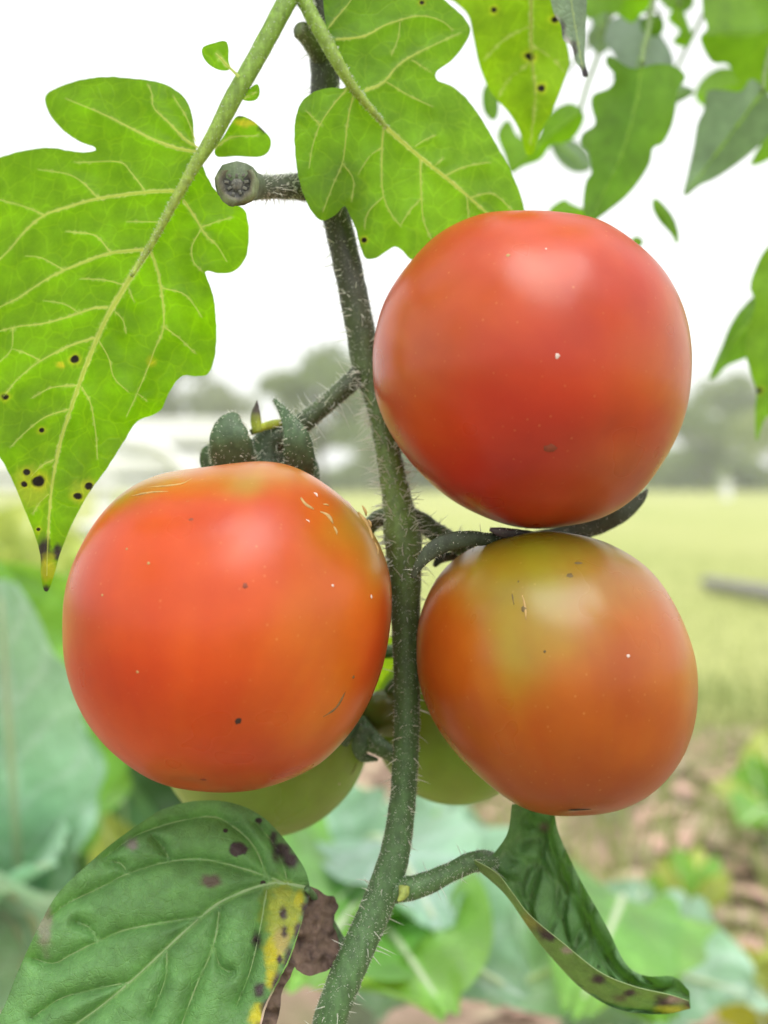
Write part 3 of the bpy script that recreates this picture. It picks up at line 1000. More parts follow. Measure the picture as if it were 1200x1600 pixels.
def traced_leaf(parent, name, outline, depth, veins, mat, base_col, base_tr, spacing=5.0, puff=0.0, puff_cap=22.0, wave=0.0,
                vmat=None, seed=0, blobs=(), spots=(), spot_cols=((0.03, 0.022, 0.02), (0.01, 0.006, 0.004)), label=None, smooth_outline=True, vein_lift=0.35, jag=0.0,
                vscale=0.44, crumple=0.0, halo=(0.55, 0.62, 0.02), vein_cols=((0.42, 0.5, 0.14), (0.86, 0.9, 0.30))):
    """veins: list of (polyline px, r0 px, r1 px). depth: f(px,py)->m. puff>0 quilts the blade away from the veins."""
    r = np.random.default_rng(seed)
    O = catmull(outline, step=spacing, closed=True) if smooth_outline else np.asarray(outline, float)
    if jag:
        nn = np.array([mnoise.noise((i * 0.45, seed, 0)) for i in range(len(O))])
        cen = O.mean(0)
        dd = O - cen
        O = O + dd / (np.linalg.norm(dd, axis=1)[:, None] + 1e-9) * nn[:, None] * jag
    veins = [(v[0], v[1] * vscale, max(v[2] * vscale * .8, 0.3)) for v in veins]
    vp = [catmull(v[0], step=spacing * 1.6) for v in veins]
    lo, hi = O.min(0), O.max(0)
    gx = np.arange(lo[0], hi[0], spacing); gy = np.arange(lo[1], hi[1], spacing * 0.87)
    GX, GY = np.meshgrid(gx, gy)
    GX = GX + (np.arange(len(gy)) % 2)[:, None] * spacing / 2
    G = np.c_[GX.ravel(), GY.ravel()] + r.uniform(-.15, .15, (GX.size, 2)) * spacing
    extra = []
    for (sx, sy, sr) in spots:
        for f in (0.0, 0.5, 0.8, 1.0, 1.25, 1.7):
            m = max(1, int(6 + 10 * f)) if f else 1
            for k in range(m):
                a = 2 * math.pi * k / m + f
                extra.append((sx + sr * f * math.cos(a), sy + sr * f * math.sin(a) * 0.85))
    if extra:
        extra = np.array(extra)
        keep = np.ones(len(G), bool)
        for (sx, sy, sr) in spots:
            keep &= np.hypot(G[:, 0] - sx, G[:, 1] - sy) > sr * 1.8
        G = np.vstack([G[keep], extra])
    if vmat is not None and vp:
        ve = []
        for v, (pl, r0, r1) in zip(vp, veins):
            T_ = np.gradient(v, axis=0); T_ /= np.linalg.norm(T_, axis=1)[:, None] + 1e-9
            Nn = np.c_[-T_[:, 1], T_[:, 0]]
            rr_ = np.maximum(np.linspace(r0, r1, len(v)), 0.7)[:, None]
            for q_ in (-1.9, -1.0, 0.0, 1.0, 1.9):
                ve.append(v + Nn * rr_ * q_)
        ve = np.vstack(ve)
        G = G[seg_dist(G, vp) > 3.4]
        G = np.vstack([G, ve])
    G = G[in_poly(G, O)]
    G = G[seg_dist(G, [np.vstack([O, O[:1]])]) > spacing * 0.45]
    P = np.vstack([O, G])
    nO = len(O)
    res = delaunay_2d_cdt([Vector(p) for p in P], [(i, (i + 1) % nO) for i in range(nO)], [], 1, 1e-4)
    P2 = np.array([tuple(v) for v in res[0]])
    F = [tuple(f) for f in res[2]]
    dv = seg_dist(P2, vp) if vp else np.full(len(P2), 50.0)
    de = seg_dist(P2, [np.vstack([O, O[:1]])])
    D = depth(P2[:, 0], P2[:, 1])
    q = 1 - np.exp(-dv / puff_cap)
    D = D - puff * q
    if wave:
        D = D + wave * fnoise(P2, 0.012, seed + 0.5) * (0.4 + 0.6 * np.exp(-de / 40))
    if crumple:
        D = D + crumple * (fnoise(P2, 0.035, seed + 3.0) + 0.5 * fnoise(P2, 0.09, seed + 9.0))
    V = U(P2[:, 0], P2[:, 1], D)
    # orient faces to the camera
    f0 = F[0]
    nrm = np.cross(V[f0[1]] - V[f0[0]], V[f0[2]] - V[f0[0]])
    if nrm @ (CAM - V[f0[0]]) < 0:
        F = [f[::-1] for f in F]
    nz = (fnoise(P2, 0.014, seed + 4.0) * 1.3 + fnoise(P2, 0.05, seed + 6.0) * .7)[:, None]
    Cc = np.tile(base_col, (len(P2), 1)) * (1 + 0.15 * nz)
    Ct = np.tile(base_tr, (len(P2), 1)) * (1 + 0.24 * nz)
    ed = np.exp(-de / 5.0)[:, None]
    Cc = Cc * (1 - 0.2 * ed)
    if vmat is not None and vp:
        vw = np.zeros(len(P2))
        for v, (pl, r0, r1) in zip(vp, veins):
            rm = np.linspace(r0, r1, len(v))
            for k_ in range(len(v) - 1):
                a_, b_ = v[k_], v[k_ + 1]
                ab = b_ - a_
                t_ = np.clip(((P2 - a_) @ ab) / (ab @ ab + 1e-9), 0, 1)
                dd_ = np.linalg.norm(P2 - a_ - t_[:, None] * ab, axis=1)
                vw = np.maximum(vw, np.clip(1.9 - dd_ / max(rm[k_], 0.7), 0, 0.9) / 0.9 * min(1.0, 0.35 + rm[k_] * .45))
        vw = vw[:, None]
        Cc = Cc * (1 - vw) + (np.array(base_col) * 0.6 + np.array(vein_cols[0]) * 0.6) * vw
        Ct = Ct * (1 - vw) + np.array(vein_cols[1]) * vw
    jit = fnoise(P2, 0.09, seed + 7.0)
    for (bx, by, rx, ry, c, tr) in blobs:
        w = np.clip(1.6 - np.hypot((P2[:, 0] - bx) / rx, (P2[:, 1] - by) / ry) + 0.5 * jit, 0, 1)[:, None]
        w = w * w * (3 - 2 * w)
        Cc = Cc * (1 - w) + np.array(c) * w
        Ct = Ct * (1 - w) + np.array(tr) * w
    for (sx, sy, sr) in spots:
        rr = np.hypot(P2[:, 0] - sx, (P2[:, 1] - sy) / 0.85) / sr * (1 + 0.35 * jit)
        if halo is not None:
            w = np.clip(2.0 - rr, 0, 1)[:, None] * 0.75
            Cc = Cc * (1 - w) + np.array([0.40, 0.42, 0.03]) * w
            Ct = Ct * (1 - w) + np.array(halo) * 1.25 * w
        w = np.clip((1.12 - rr) * 5, 0, 1)[:, None]
        Cc = Cc * (1 - w) + np.array(spot_cols[0]) * w
        Ct = Ct * (1 - w) + np.array(spot_cols[1]) * w
    me = mesh_np(name, V, F, True, np.clip(Cc, 0, 1), np.clip(Ct, 0, 1))
    o = link(name, me, parent, mat)
    if label: o["label"] = label
    if vmat is not None:
        for k, (v, (pl, r0, r1)) in enumerate(zip(vp, veins)):
            d = depth(v[:, 0], v[:, 1])
            if wave:
                dee = seg_dist(v, [np.vstack([O, O[:1]])])
                d = d + wave * fnoise(v, 0.012, seed + 0.5) * (0.4 + 0.6 * np.exp(-dee / 40))
            tt = np.linspace(0, 1, len(v))
            R = (r0 * (1 - tt) + r1 * tt) * d / FPX
            C = U(v[:, 0], v[:, 1], d - R * vein_lift)
            Vt, Ft, T_, Ns, B = tube_geo(C, R, 6, 0.8, 0.1, wdir=(0, -1, 0), seed=k)
            aa = np.linspace(-1.75, 1.75, 7)          # raised half-round rib, open towards the blade
            Vt = (C[:, None] + (np.cos(aa)[None, :, None] * Ns[:, None] * 0.7 + np.sin(aa)[None, :, None] * B[:, None]) * R[:, None, None]).reshape(-1, 3)
            Ft = grid_faces(len(C), 7)
            link("midrib" if k == 0 else "vein", mesh_np("vein", Vt, Ft), o, vmat)
    return o


def plane(d0, cx, cy, gx=0.0, gy=0.0, cxx=0.0, cyy=0.0, fold=None, fk=0.0):
    """depth field: gradients in m per 100 px, curvature in m per (100 px)^2; fold: line along which the blade creases"""
    def f(px, py):
        u = (np.asarray(px, float) - cx) / 100; v = (np.asarray(py, float) - cy) / 100
        d = d0 + gx * u + gy * v + cxx * u * u + cyy * v * v
        if fold is not None:
            P = np.c_[np.ravel(px), np.ravel(py)]
            d = d + (fk * seg_dist(P, [fold]) / 100).reshape(np.shape(px))
        return d
    return f


# ------------------------------------------------------------------ tomatoes
def tomato_fruit(parent, cx, cy, d, sil, pole, colfun, squash=1.0, dimple=0.10, nlat=110, nlon=160, ribs=0.012, seed=0):
    """sil: outline points in px. pole: calyx direction in camera axes (right, up, towards camera)."""
    sil = np.asarray(sil, float)
    ang = np.arctan2(-(sil[:, 1] - cy), sil[:, 0] - cx)
    rad = np.hypot(sil[:, 0] - cx, sil[:, 1] - cy)
    o_ = np.argsort(ang)
    ang, rad = ang[o_], rad[o_]
    # smooth periodic outline
    pts = np.c_[rad * np.cos(ang), rad * np.sin(ang)]
    Q = catmull(pts, n=360, closed=True)
    qa = np.arctan2(Q[:, 1], Q[:, 0]); qr = np.hypot(Q[:, 0], Q[:, 1])
    s_ = np.argsort(qa); qa, qr = qa[s_], qr[s_]
    qa = np.r_[qa - 2 * math.pi, qa, qa + 2 * math.pi]; qr = np.r_[qr, qr, qr]
    R0 = rad.mean()
    pole = np.asarray(pole, float); pole /= np.linalg.norm(pole)
    e1 = np.cross(pole, [0.31, 0.2, 0.93]); e1 /= np.linalg.norm(e1)
    e2 = np.cross(pole, e1)
    th = np.linspace(0.004, math.pi - 0.004, nlat)
    ph = np.linspace(0, 2 * math.pi, nlon, endpoint=False)
    TH, PH = np.meshgrid(th, ph, indexing='ij')
    n = (np.cos(TH)[..., None] * pole + (np.sin(TH) * np.cos(PH))[..., None] * e1 + (np.sin(TH) * np.sin(PH))[..., None] * e2).reshape(-1, 3)
    THf, PHf = TH.ravel(), PH.ravel()
    s = np.hypot(n[:, 0], n[:, 1])
    r_sil = np.interp(np.arctan2(n[:, 1], n[:, 0]), qa, qr)
    rr = R0 * (1 - s * s) + r_sil * s * s
    rr = rr * (1 - dimple * np.exp(-(THf / 0.30) ** 2)) * (1 - 0.02 * np.exp(-((math.pi - THf) / 0.12) ** 2))
    rr = rr * (1 + ribs * np.exp(-(THf / 0.8) ** 2) * np.cos(5 * PHf + seed) + 0.006 * fnoise(n, 1.6, seed))
    p = n * rr[:, None] * 0.989
    p[:, 2] *= squash
    k = d / FPX
    x0 = (cx - 600) / FPX * d; y0 = (800 - cy) / FPX * d
    V = CAM + np.outer(x0 + p[:, 0] * k, RGT) + np.outer(y0 + p[:, 1] * k, UPV) + np.outer(d - p[:, 2] * k, FWD)
    sx, sy = cx + p[:, 0], cy - p[:, 1]
    cols = colfun(sx, sy, n[:, 2], n)
    F = [f[::-1] for f in grid_faces(nlat, nlon, True)]
    i0 = len(V)
    V = np.vstack([V, V[:nlon].mean(0), V[-nlon:].mean(0)])
    cols = np.vstack([cols, cols[:nlon].mean(0), cols[-nlon:].mean(0)])
    for j in range(nlon):
        j2 = (j + 1) % nlon
        F.append((i0, j, j2)[::1])
        F.append((i0 + 1, (nlat - 1) * nlon + j2, (nlat - 1) * nlon + j))
    V = np.asarray(V)
    # outward winding
    f0 = F[nlon * 20]
    nn = np.cross(V[f0[1]] - V[f0[0]], V[f0[2]] - V[f0[0]])
    cen = V.mean(0)
    if nn @ (V[f0[0]] - cen) < 0:
        F = [f[::-1] for f in F]
    o = link("fruit", mesh_np("fruit", V, F, True, np.clip(cols, 0, 1)), parent, M_TOM)
    return o, (V[:i0], cen)


def surf_pt(info, px, py):
    """front surface point of a fruit under a pixel"""
    V, cen = info
    rel = V - CAM
    dz = rel @ FWD
    sx = 600 + rel @ RGT / dz * FPX; sy = 800 - rel @ UPV / dz * FPX
    cd = (cen - CAM) @ FWD
    front = dz < cd + 0.002
    q = (sx - px) ** 2 + (sy - py) ** 2 + np.where(front, 0, 1e9)
    idx = np.argsort(q)[:4]
    w = 1 / (q[idx] + 1.0)
    d = (dz[idx] * w).sum() / w.sum()
    P = U(px, py, d)
    nrm = P - cen
    return P, nrm / np.linalg.norm(nrm)


def blemish(parent, info, px, py, rpx, mat, name="blemish", asp=1.0, rot=0.0):
    P, nrm = surf_pt(info, px, py)
    e1 = np.cross(nrm, UPV); e1 /= np.linalg.norm(e1); e2 = np.cross(nrm, e1)
    a1 = e1 * math.cos(rot) + e2 * math.sin(rot); a2 = -e1 * math.sin(rot) + e2 * math.cos(rot)
    R = rpx * 0.24 / FPX
    r = np.random.default_rng(int(px * 7 + py))
    m = 12
    rad = 1 + r.uniform(-.25, .25, m)
    V, F = [], []
    for f, h in ((1.0, 0.00002), (0.6, 0.00016)):
        for k in range(m):
            a = 2 * math.pi * k / m
            V.append(P + (a1 * math.cos(a) * asp + a2 * math.sin(a)) * R * f * rad[k] + nrm * h)
    V.append(P + nrm * 0.0001)
    F = [(k, (k + 1) % m, m + (k + 1) % m, m + k) for k in range(m)] + [(m + k, m + (k + 1) % m, 2 * m) for k in range(m)]
    link(name, mesh_np(name, V, F), parent, mat)


def scar(parent, info, pts, r_px, mat, name="scar"):
    C = []
    Q = catmull([(p[0], p[1]) for p in pts], step=4.0)
    for q in Q:
        P, nrm = surf_pt(info, *q)
        C.append(P - nrm * 0.0000)
    C = np.array(C)
    if len(C) > 4:
        K = C.copy(); K[1:-1] = (C[:-2] + C[1:-1] * 2 + C[2:]) / 4; C = K
    t = np.linspace(0, 1, len(C))
    R = r_px * 0.24 / FPX * np.sin(np.pi * np.clip(t, 0.06, 0.94)) ** 0.6
    V, F, *_ = tube_geo(C, R, 6, 0.6, 0.5, wdir=(0, -1, 0.2), seed=pts[0][0])
    link(name, mesh_np(name, V, F), parent, mat)


def paint(base, blobs, seed, amp=0.14, pole=None):
    base = np.asarray(base, float)

    def f(sx, sy, nz, n):
        c = np.tile(base, (len(sx), 1))
        j = fnoise(n, 2.2, seed)
        j2 = fnoise(n, 6.0, seed + 5)
        for (bx, by, rx, ry, col, st, side) in blobs:
            q = np.hypot((sx - bx) / rx, (sy - by) / ry) + 0.25 * j + 0.12 * j2
            w = min(st, .95) * np.exp(-0.75 * np.maximum(q, 0) ** 2.2)
            if side:
                w = w * np.clip(nz * 3 + 0.9, 0, 1)
            c = c * (1 - w[:, None]) + np.asarray(col) * w[:, None]
        if pole is not None:                       # ripening runs in faint streaks from the stalk
            p_ = np.asarray(pole, float) / np.linalg.norm(pole)
            a_ = np.cross(p_, [0.31, 0.2, 0.93]); a_ /= np.linalg.norm(a_); b_ = np.cross(p_, a_)
            ca, sa, ct = n @ a_, n @ b_, n @ p_
            h_ = np.hypot(ca, sa) + 1e-6
            st_ = fnoise(np.c_[ca / h_ * 4, sa / h_ * 4, ct * .7], 1.0, seed) * np.clip(h_ * 1.6, 0, 1)
            st2 = fnoise(np.c_[ca / h_ * 11, sa / h_ * 11, ct * 1.2], 1.0, seed + 3) * np.clip(h_ * 1.2, 0, 1)
            c = c * (1 + (st_ * .09 + st2 * .07)[:, None] * np.array([0.25, 1.6, 0.8]))
        return c * (1 + amp * (j[:, None] * np.array([0.6, 1.4, 1.0])))
    return f


def sepal(parent, pts, wpx, flat=0.22, cols=((0.05, 0.09, 0.05), (0.06, 0.10, 0.055)), long=0, short=60, wdir=(0, -1, 0), name="sepal", seed=3, twist=None, step=4.0):
    P = [(p[0], p[1], p[2], w) for p, w in zip(pts, wpx)]
    return stem_part(name, P, parent, cols, sides=14, long=long, short=short, flat=flat, wdir=wdir, bump=0.10, seed=seed, step=step, len_px=16, short_px=4.5)[0]

# ------------------------------------------------------------------ the tomato plant in front
sb = U(430, 2300, 0.28)
plant = empty("tomato_plant", (float(sb[0]), float(sb[1]), 0), "nearest hairy tomato plant, its stem running between the red tomatoes", "tomato plant", "tomato plants")

DK = (0.034, 0.038, 0.022); MD = (0.065, 0.11, 0.03); NODE = (0.15, 0.24, 0.05); LO = (0.055, 0.125, 0.04); LO2 = (0.075, 0.16, 0.055)  # DK: older dark stem skin, with backlit shade painted into the colour
stem_pts = [(520, -260, .292, 25), (512, -60, .290, 24), (507, 0, .289, 24), (504, 60, .289, 23), (508, 120, .288, 22.5), (506, 200, .288, 22), (513, 290, .288, 22),
            (528, 350, .288, 22), (546, 430, .288, 22), (562, 510, .288, 22.5), (572, 570, .288, 22), (588, 625, .287, 18), (605, 700, .284, 19), (620, 780, .281, 23),
            (629, 840, .279, 29), (633, 910, .278, 25), (634, 1000, .278, 21), (636, 1100, .277, 20), (634, 1180, .276, 20), (627, 1270, .275, 21),
            (613, 1350, .273, 24), (587, 1420, .271, 25), (556, 1490, .268, 26), (531, 1550, .266, 26), (512, 1610, .265, 26), (470, 1800, .265, 27)]
gpt = U(470, 1800, .265)
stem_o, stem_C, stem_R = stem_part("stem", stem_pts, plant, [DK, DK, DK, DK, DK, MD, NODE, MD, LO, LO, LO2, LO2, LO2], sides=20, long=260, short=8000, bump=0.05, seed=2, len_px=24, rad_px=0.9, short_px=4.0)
lowC = catmull([gpt + np.array([0, 0, 0.01]), gpt + np.array([-0.01, 0.01, -0.12]), np.array([sb[0], sb[1], 0.15]), np.array([sb[0], sb[1], 0.0])], n=30)
V, F, *_ = tube_geo(lowC, 0.0045, 12, bump=0.1)
link("lower_stem", mesh_np("lower_stem", V, F, True, np.tile(LO2, (len(V), 1))), plant, M_STEM)

ha = Acc()
hair_acc(ha, stem_C, stem_R, 520, 0, len_px=27, seed=19, d=.285, rad_px=0.95, t0=0.40, t1=0.56)
hair_acc(ha, stem_C, stem_R, 110, 0, len_px=22, seed=20, d=.288, rad_px=0.9, t0=0.13, t1=0.40)
hh = link("hair", ha.mesh("hair"), stem_o, M_HAIR); hh["kind"] = "stuff"

# side branches of the stem
stem_part("side_branch", [(632, 800, .280, 16), (605, 806, .282, 14), (585, 815, .286, 13), (560, 850, .295, 12), (540, 930, .305, 11), (545, 1040, .31, 10), (560, 1110, .31, 9)], plant, [MD, LO], long=40, short=500, seed=5)
stem_part("side_branch", [(600, 640, .289, 14), (640, 620, .300, 12), (720, 600, .309, 10), (800, 585, .309, 9)], plant, [MD, LO], seed=6)
# pruned stub facing the camera
stub, sC, sR = stem_part("pruned_stub", [(505, 300, .289, 20), (470, 292, .284, 20), (435, 292, .274, 18), (405, 292, .266, 19), (385, 289, .259, 25), (373, 287, .254, 33), (370, 287, .2515, 34)], plant,
                         [DK, DK, (0.07, 0.09, 0.05), (0.09, 0.13, 0.06)], sides=18, long=70, short=1200, seed=8, len_px=20, t1=0.72)
stub["label"] = "pruned side shoot with a cut end showing its ring"
cw = U(370, 287, .2510)
mpp = .2513 / FPX
ca = Acc()
for rr_, hh, cc in ((33, 0.0, (0.16, 0.20, 0.09)), (25, 0.0002, (0.13, 0.15, 0.08)), (21, -0.0002, (0.03, 0.03, 0.025)), (0.1, -0.0008, (0.07, 0.07, 0.06))):
    pass
ang = np.linspace(0, 2 * math.pi, 36, endpoint=False)
rings = [(33.5, 0.0006, (0.15, 0.19, 0.09)), (31, -0.0003, (0.17, 0.21, 0.10)), (24, -0.0004, (0.10, 0.09, 0.055)), (20, 0.0001, (0.025, 0.025, 0.02)),
         (10, 0.0003, (0.03, 0.03, 0.025)), (7, -0.0001, (0.14, 0.14, 0.12)), (0.3, -0.0002, (0.09, 0.09, 0.08))]
V, Cc = [], []
for rp, off0, c in rings:
    for a in ang:
        off = off0
        k = rp * (1 + 0.05 * math.sin(a * 3 + rp) + 0.16 * mnoise.noise((math.cos(a) * 2, math.sin(a) * 2, rp * .3)))
        off += 0.00035 * mnoise.noise((math.cos(a) * 3 + rp, math.sin(a) * 3, rp * .5)) if rp > 1 else 0
        V.append(cw + (RGT * math.cos(a) + UPV * math.sin(a)) * k * mpp + FWD * off); Cc.append(c)
ca.add(V, [f for f in grid_faces(len(rings), 36, True)], np.array(Cc))
for k in range(9):
    a = k * 2 * math.pi / 9 + 0.2
    c = cw + (RGT * math.cos(a) + UPV * math.sin(a)) * (15.5 + 2.5 * math.sin(k * 2.3)) * mpp - FWD * 0.0001
    u = (RGT * math.cos(a) + UPV * math.sin(a)) * 3.4 * mpp; v = (-RGT * math.sin(a) + UPV * math.cos(a)) * 2.2 * mpp
    ca.add([c - u - v, c + u - v, c + u + v, c - u + v, c - FWD * 0.00025], [(0, 1, 4), (1, 2, 4), (2, 3, 4), (3, 0, 4)], (0.115, 0.115, 0.095))
link("cut_face", ca.mesh("cut_face"), stub, M_STEM)
# second, small stub at the top
st2, *_ = stem_part("pruned_stub", [(505, 95, .287, 16), (485, 62, .281, 15), (471, 48, .277, 14), (466, 44, .276, 10)], plant, [DK, (0.14, 0.18, 0.08)], short=200, seed=9)

# ---------------- big leaf hanging on the left (underside towards us)
mid1 = [(322, 228), (300, 265), (270, 320), (240, 375), (200, 440), (165, 500), (135, 570), (110, 640), (92, 700), (80, 770), (75, 840), (73, 900)]
out1 = [(308, 236), (303, 215), (301, 185), (290, 155), (265, 135), (235, 126), (200, 122), (165, 120), (125, 125), (90, 137), (71, 150), (76, 175), (95, 200), (122, 220),
        (146, 229), (149, 235), (125, 238), (80, 231), (40, 235), (0, 246), (-60, 272), (-115, 330), (-140, 410), (-120, 500), (-95, 570), (-60, 630), (-25, 685), (0, 715),
        (18, 748), (38, 795), (55, 838), (63, 868), (64, 900), (70, 925), (78, 918), (86, 893), (95, 862), (113, 818), (138, 772), (168, 730), (192, 692), (213, 660),
        (235, 650), (252, 640), (265, 612), (284, 588), (305, 588), (325, 584), (336, 555), (338, 510), (333, 462), (321, 425), (340, 427), (365, 424), (384, 402), (389, 365), (383, 330), (366, 318), (345, 305), (330, 288), (318, 262)]
v1 = [(mid1, 9.5, 2.0),
      ([(312, 238), (275, 231), (237, 217), (200, 198), (160, 178), (105, 155)], 4.2, 1.0),
      ([(312, 232), (290, 218), (262, 190), (240, 168), (237, 145), (230, 132)], 3.4, 0.9),
      ([(306, 222), (292, 185), (272, 152)], 1.8, 0.6),
      ([(278, 298), (230, 300), (155, 310), (110, 322), (70, 336), (40, 360), (10, 395), (-40, 440), (-90, 470)], 4.6, 1.0),
      ([(153, 310), (130, 286), (105, 272), (60, 265)], 2.0, 0.7), ([(228, 300), (205, 270), (185, 253), (120, 254)], 2.0, 0.7), ([(70, 336), (35, 322), (-10, 310)], 1.9, 0.7),
      ([(225, 390), (175, 395), (130, 410), (75, 435), (20, 470), (-60, 505)], 4.0, 1.0),
      ([(173, 395), (148, 368), (105, 362)], 1.9, 0.7), ([(100, 422), (65, 403), (40, 400)], 1.5, 0.6),
      ([(250, 347), (200, 346)], 1.3, 0.5),
      ([(168, 480), (145, 482), (110, 494), (70, 505), (20, 512), (-50, 532)], 3.0, 0.8), ([(125, 490), (100, 475), (70, 470)], 1.2, 0.5), ([(20, 512), (18, 545), (0, 565)], 1.4, 0.5),
      ([(190, 444), (160, 437), (125, 436)], 1.4, 0.5),
      ([(147, 528), (110, 540), (65, 563), (30, 590), (5, 620)], 3.2, 0.8), ([(62, 563), (40, 552), (20, 545)], 1.4, 0.5),
      ([(117, 602), (80, 606), (50, 622)], 2.0, 0.7), ([(105, 640), (70, 652), (40, 675), (18, 697)], 2.2, 0.7), ([(84, 718), (65, 728), (48, 745)], 1.8, 0.6), ([(76, 772), (62, 785), (53, 800)], 1.2, 0.5),
      ([(287, 313), (305, 340), (320, 365), (340, 385), (354, 408)], 3.2, 0.8), ([(315, 355), (340, 346), (362, 340)], 1.4, 0.5), ([(312, 362), (300, 385), (302, 408), (314, 422)], 1.6, 0.6),
      ([(237, 395), (250, 440), (256, 508), (242, 545), (233, 570), (215, 613), (198, 650)], 3.0, 0.8), ([(252, 450), (285, 458), (302, 475), (315, 495)], 1.6, 0.6), ([(256, 510), (282, 530), (305, 552)], 1.6, 0.6), ([(214, 614), (228, 625)], 1.3, 0.5),
      ([(155, 533), (170, 560), (178, 590), (200, 612)], 1.6, 0.6), ([(128, 605), (142, 632), (150, 680), (152, 715)], 1.8, 0.6), ([(180, 487), (192, 500), (197, 520)], 1.0, 0.4), ([(202, 452), (208, 468)], 1.0, 0.4)]
B_U = (0.07, 0.16, 0.008); T_U = (0.31, 0.67, 0.002)
dep1 = plane(.270, 300, 260, gx=0.0006, gy=-0.0016, cxx=0.0008, fold=np.array(mid1), fk=0.004)
GREYD = ((0.06, 0.055, 0.05), (0.03, 0.025, 0.02))
leaf1 = traced_leaf(plant, "leaf", out1, dep1, v1, M_LEAF_UNDER, B_U, T_U, spacing=5.0, puff=-0.0016, puff_cap=16, wave=0.003, vmat=M_VEIN, seed=1, jag=1.2,
                    spots=[(117, 561, 7), (9, 620, 5), (65, 672, 4.5), (42, 738, 6), (60, 752, 10.5), (38, 757, 4.5), (139, 759, 7), (120, 775, 6.5), (60, 827, 3)],
                    blobs=[(95, 570, 6, 4, (0.5, 0.5, 0.03), (0.7, 0.7, 0.02)), (237, 565, 6, 6, (0.45, 0.45, 0.03), (0.65, 0.7, 0.02)), (66, 862, 11, 20, *GREYD), (92, 865, 8, 14, *GREYD),
                           (75, 888, 10, 18, (0.35, 0.38, 0.03), (0.45, 0.5, 0.02)), (72, 922, 7, 7, *GREYD), (50, 760, 26, 26, (0.25, 0.34, 0.03), (0.45, 0.68, 0.02)), (130, 768, 18, 16, (0.22, 0.32, 0.03), (0.42, 0.66, 0.02))],
                    label="big hanging leaf with black spots and a dark withered tip")
# its stalk, with small leaflets
stem_part("petiole", [(505, -120, .285, 17), (470, -35, .279, 17), (443, 12, .274, 15), (400, 92, .271, 14.5), (365, 152, .2695, 14), (335, 210, .2688, 12), (318, 238, .2686, 10.5), (300, 266, .2684, 9), (270, 320, .2680, 7), (240, 375, .2676, 5.5), (205, 432, .2672, 3)], plant,
          [(0.22, 0.36, 0.06), (0.22, 0.36, 0.06), (0.24, 0.38, 0.07), (0.34, 0.46, 0.10), (0.36, 0.47, 0.11)], short=900, seed=11, short_px=4, mat=M_PET, bump=.05)
traced_leaf(plant, "leaflet", [(360, 108), (345, 110), (328, 102), (317, 88), (317, 74), (335, 67), (352, 64), (357, 75), (357, 95)], plane(.266, 340, 85, 0.004), [([(374, 120), (358, 105), (338, 84)], 6, 1.5)], M_LEAF_UNDER, B_U, T_U, vmat=M_VEIN, seed=21)
traced_leaf(plant, "leaflet", [(376, 152), (388, 140), (402, 131), (406, 145), (400, 156), (386, 158)], plane(.2705, 395, 145), [([(385, 152), (398, 145)], 1.5, .7)], M_LEAF_UNDER, B_U, T_U, vmat=M_VEIN, seed=22)
traced_leaf(plant, "leaflet", [(336, 232), (350, 212), (360, 195), (372, 181), (392, 187), (410, 202), (423, 218), (420, 236), (405, 245), (370, 244), (340, 245)], plane(.274, 380, 215, 0.002), [([(335, 232), (360, 215), (400, 212)], 2.4, 1)], M_LEAF_UNDER, B_U, T_U, vmat=M_VEIN, seed=23,
            blobs=[(375, 180, 6, 4, *GREYD), (394, 187, 7, 4, *GREYD), (411, 201, 7, 5, *GREYD), (385, 192, 18, 5, (0.5, 0.5, 0.04), (0.7, 0.72, 0.03))], label="small leaflet with a dark edge beside the petiole")

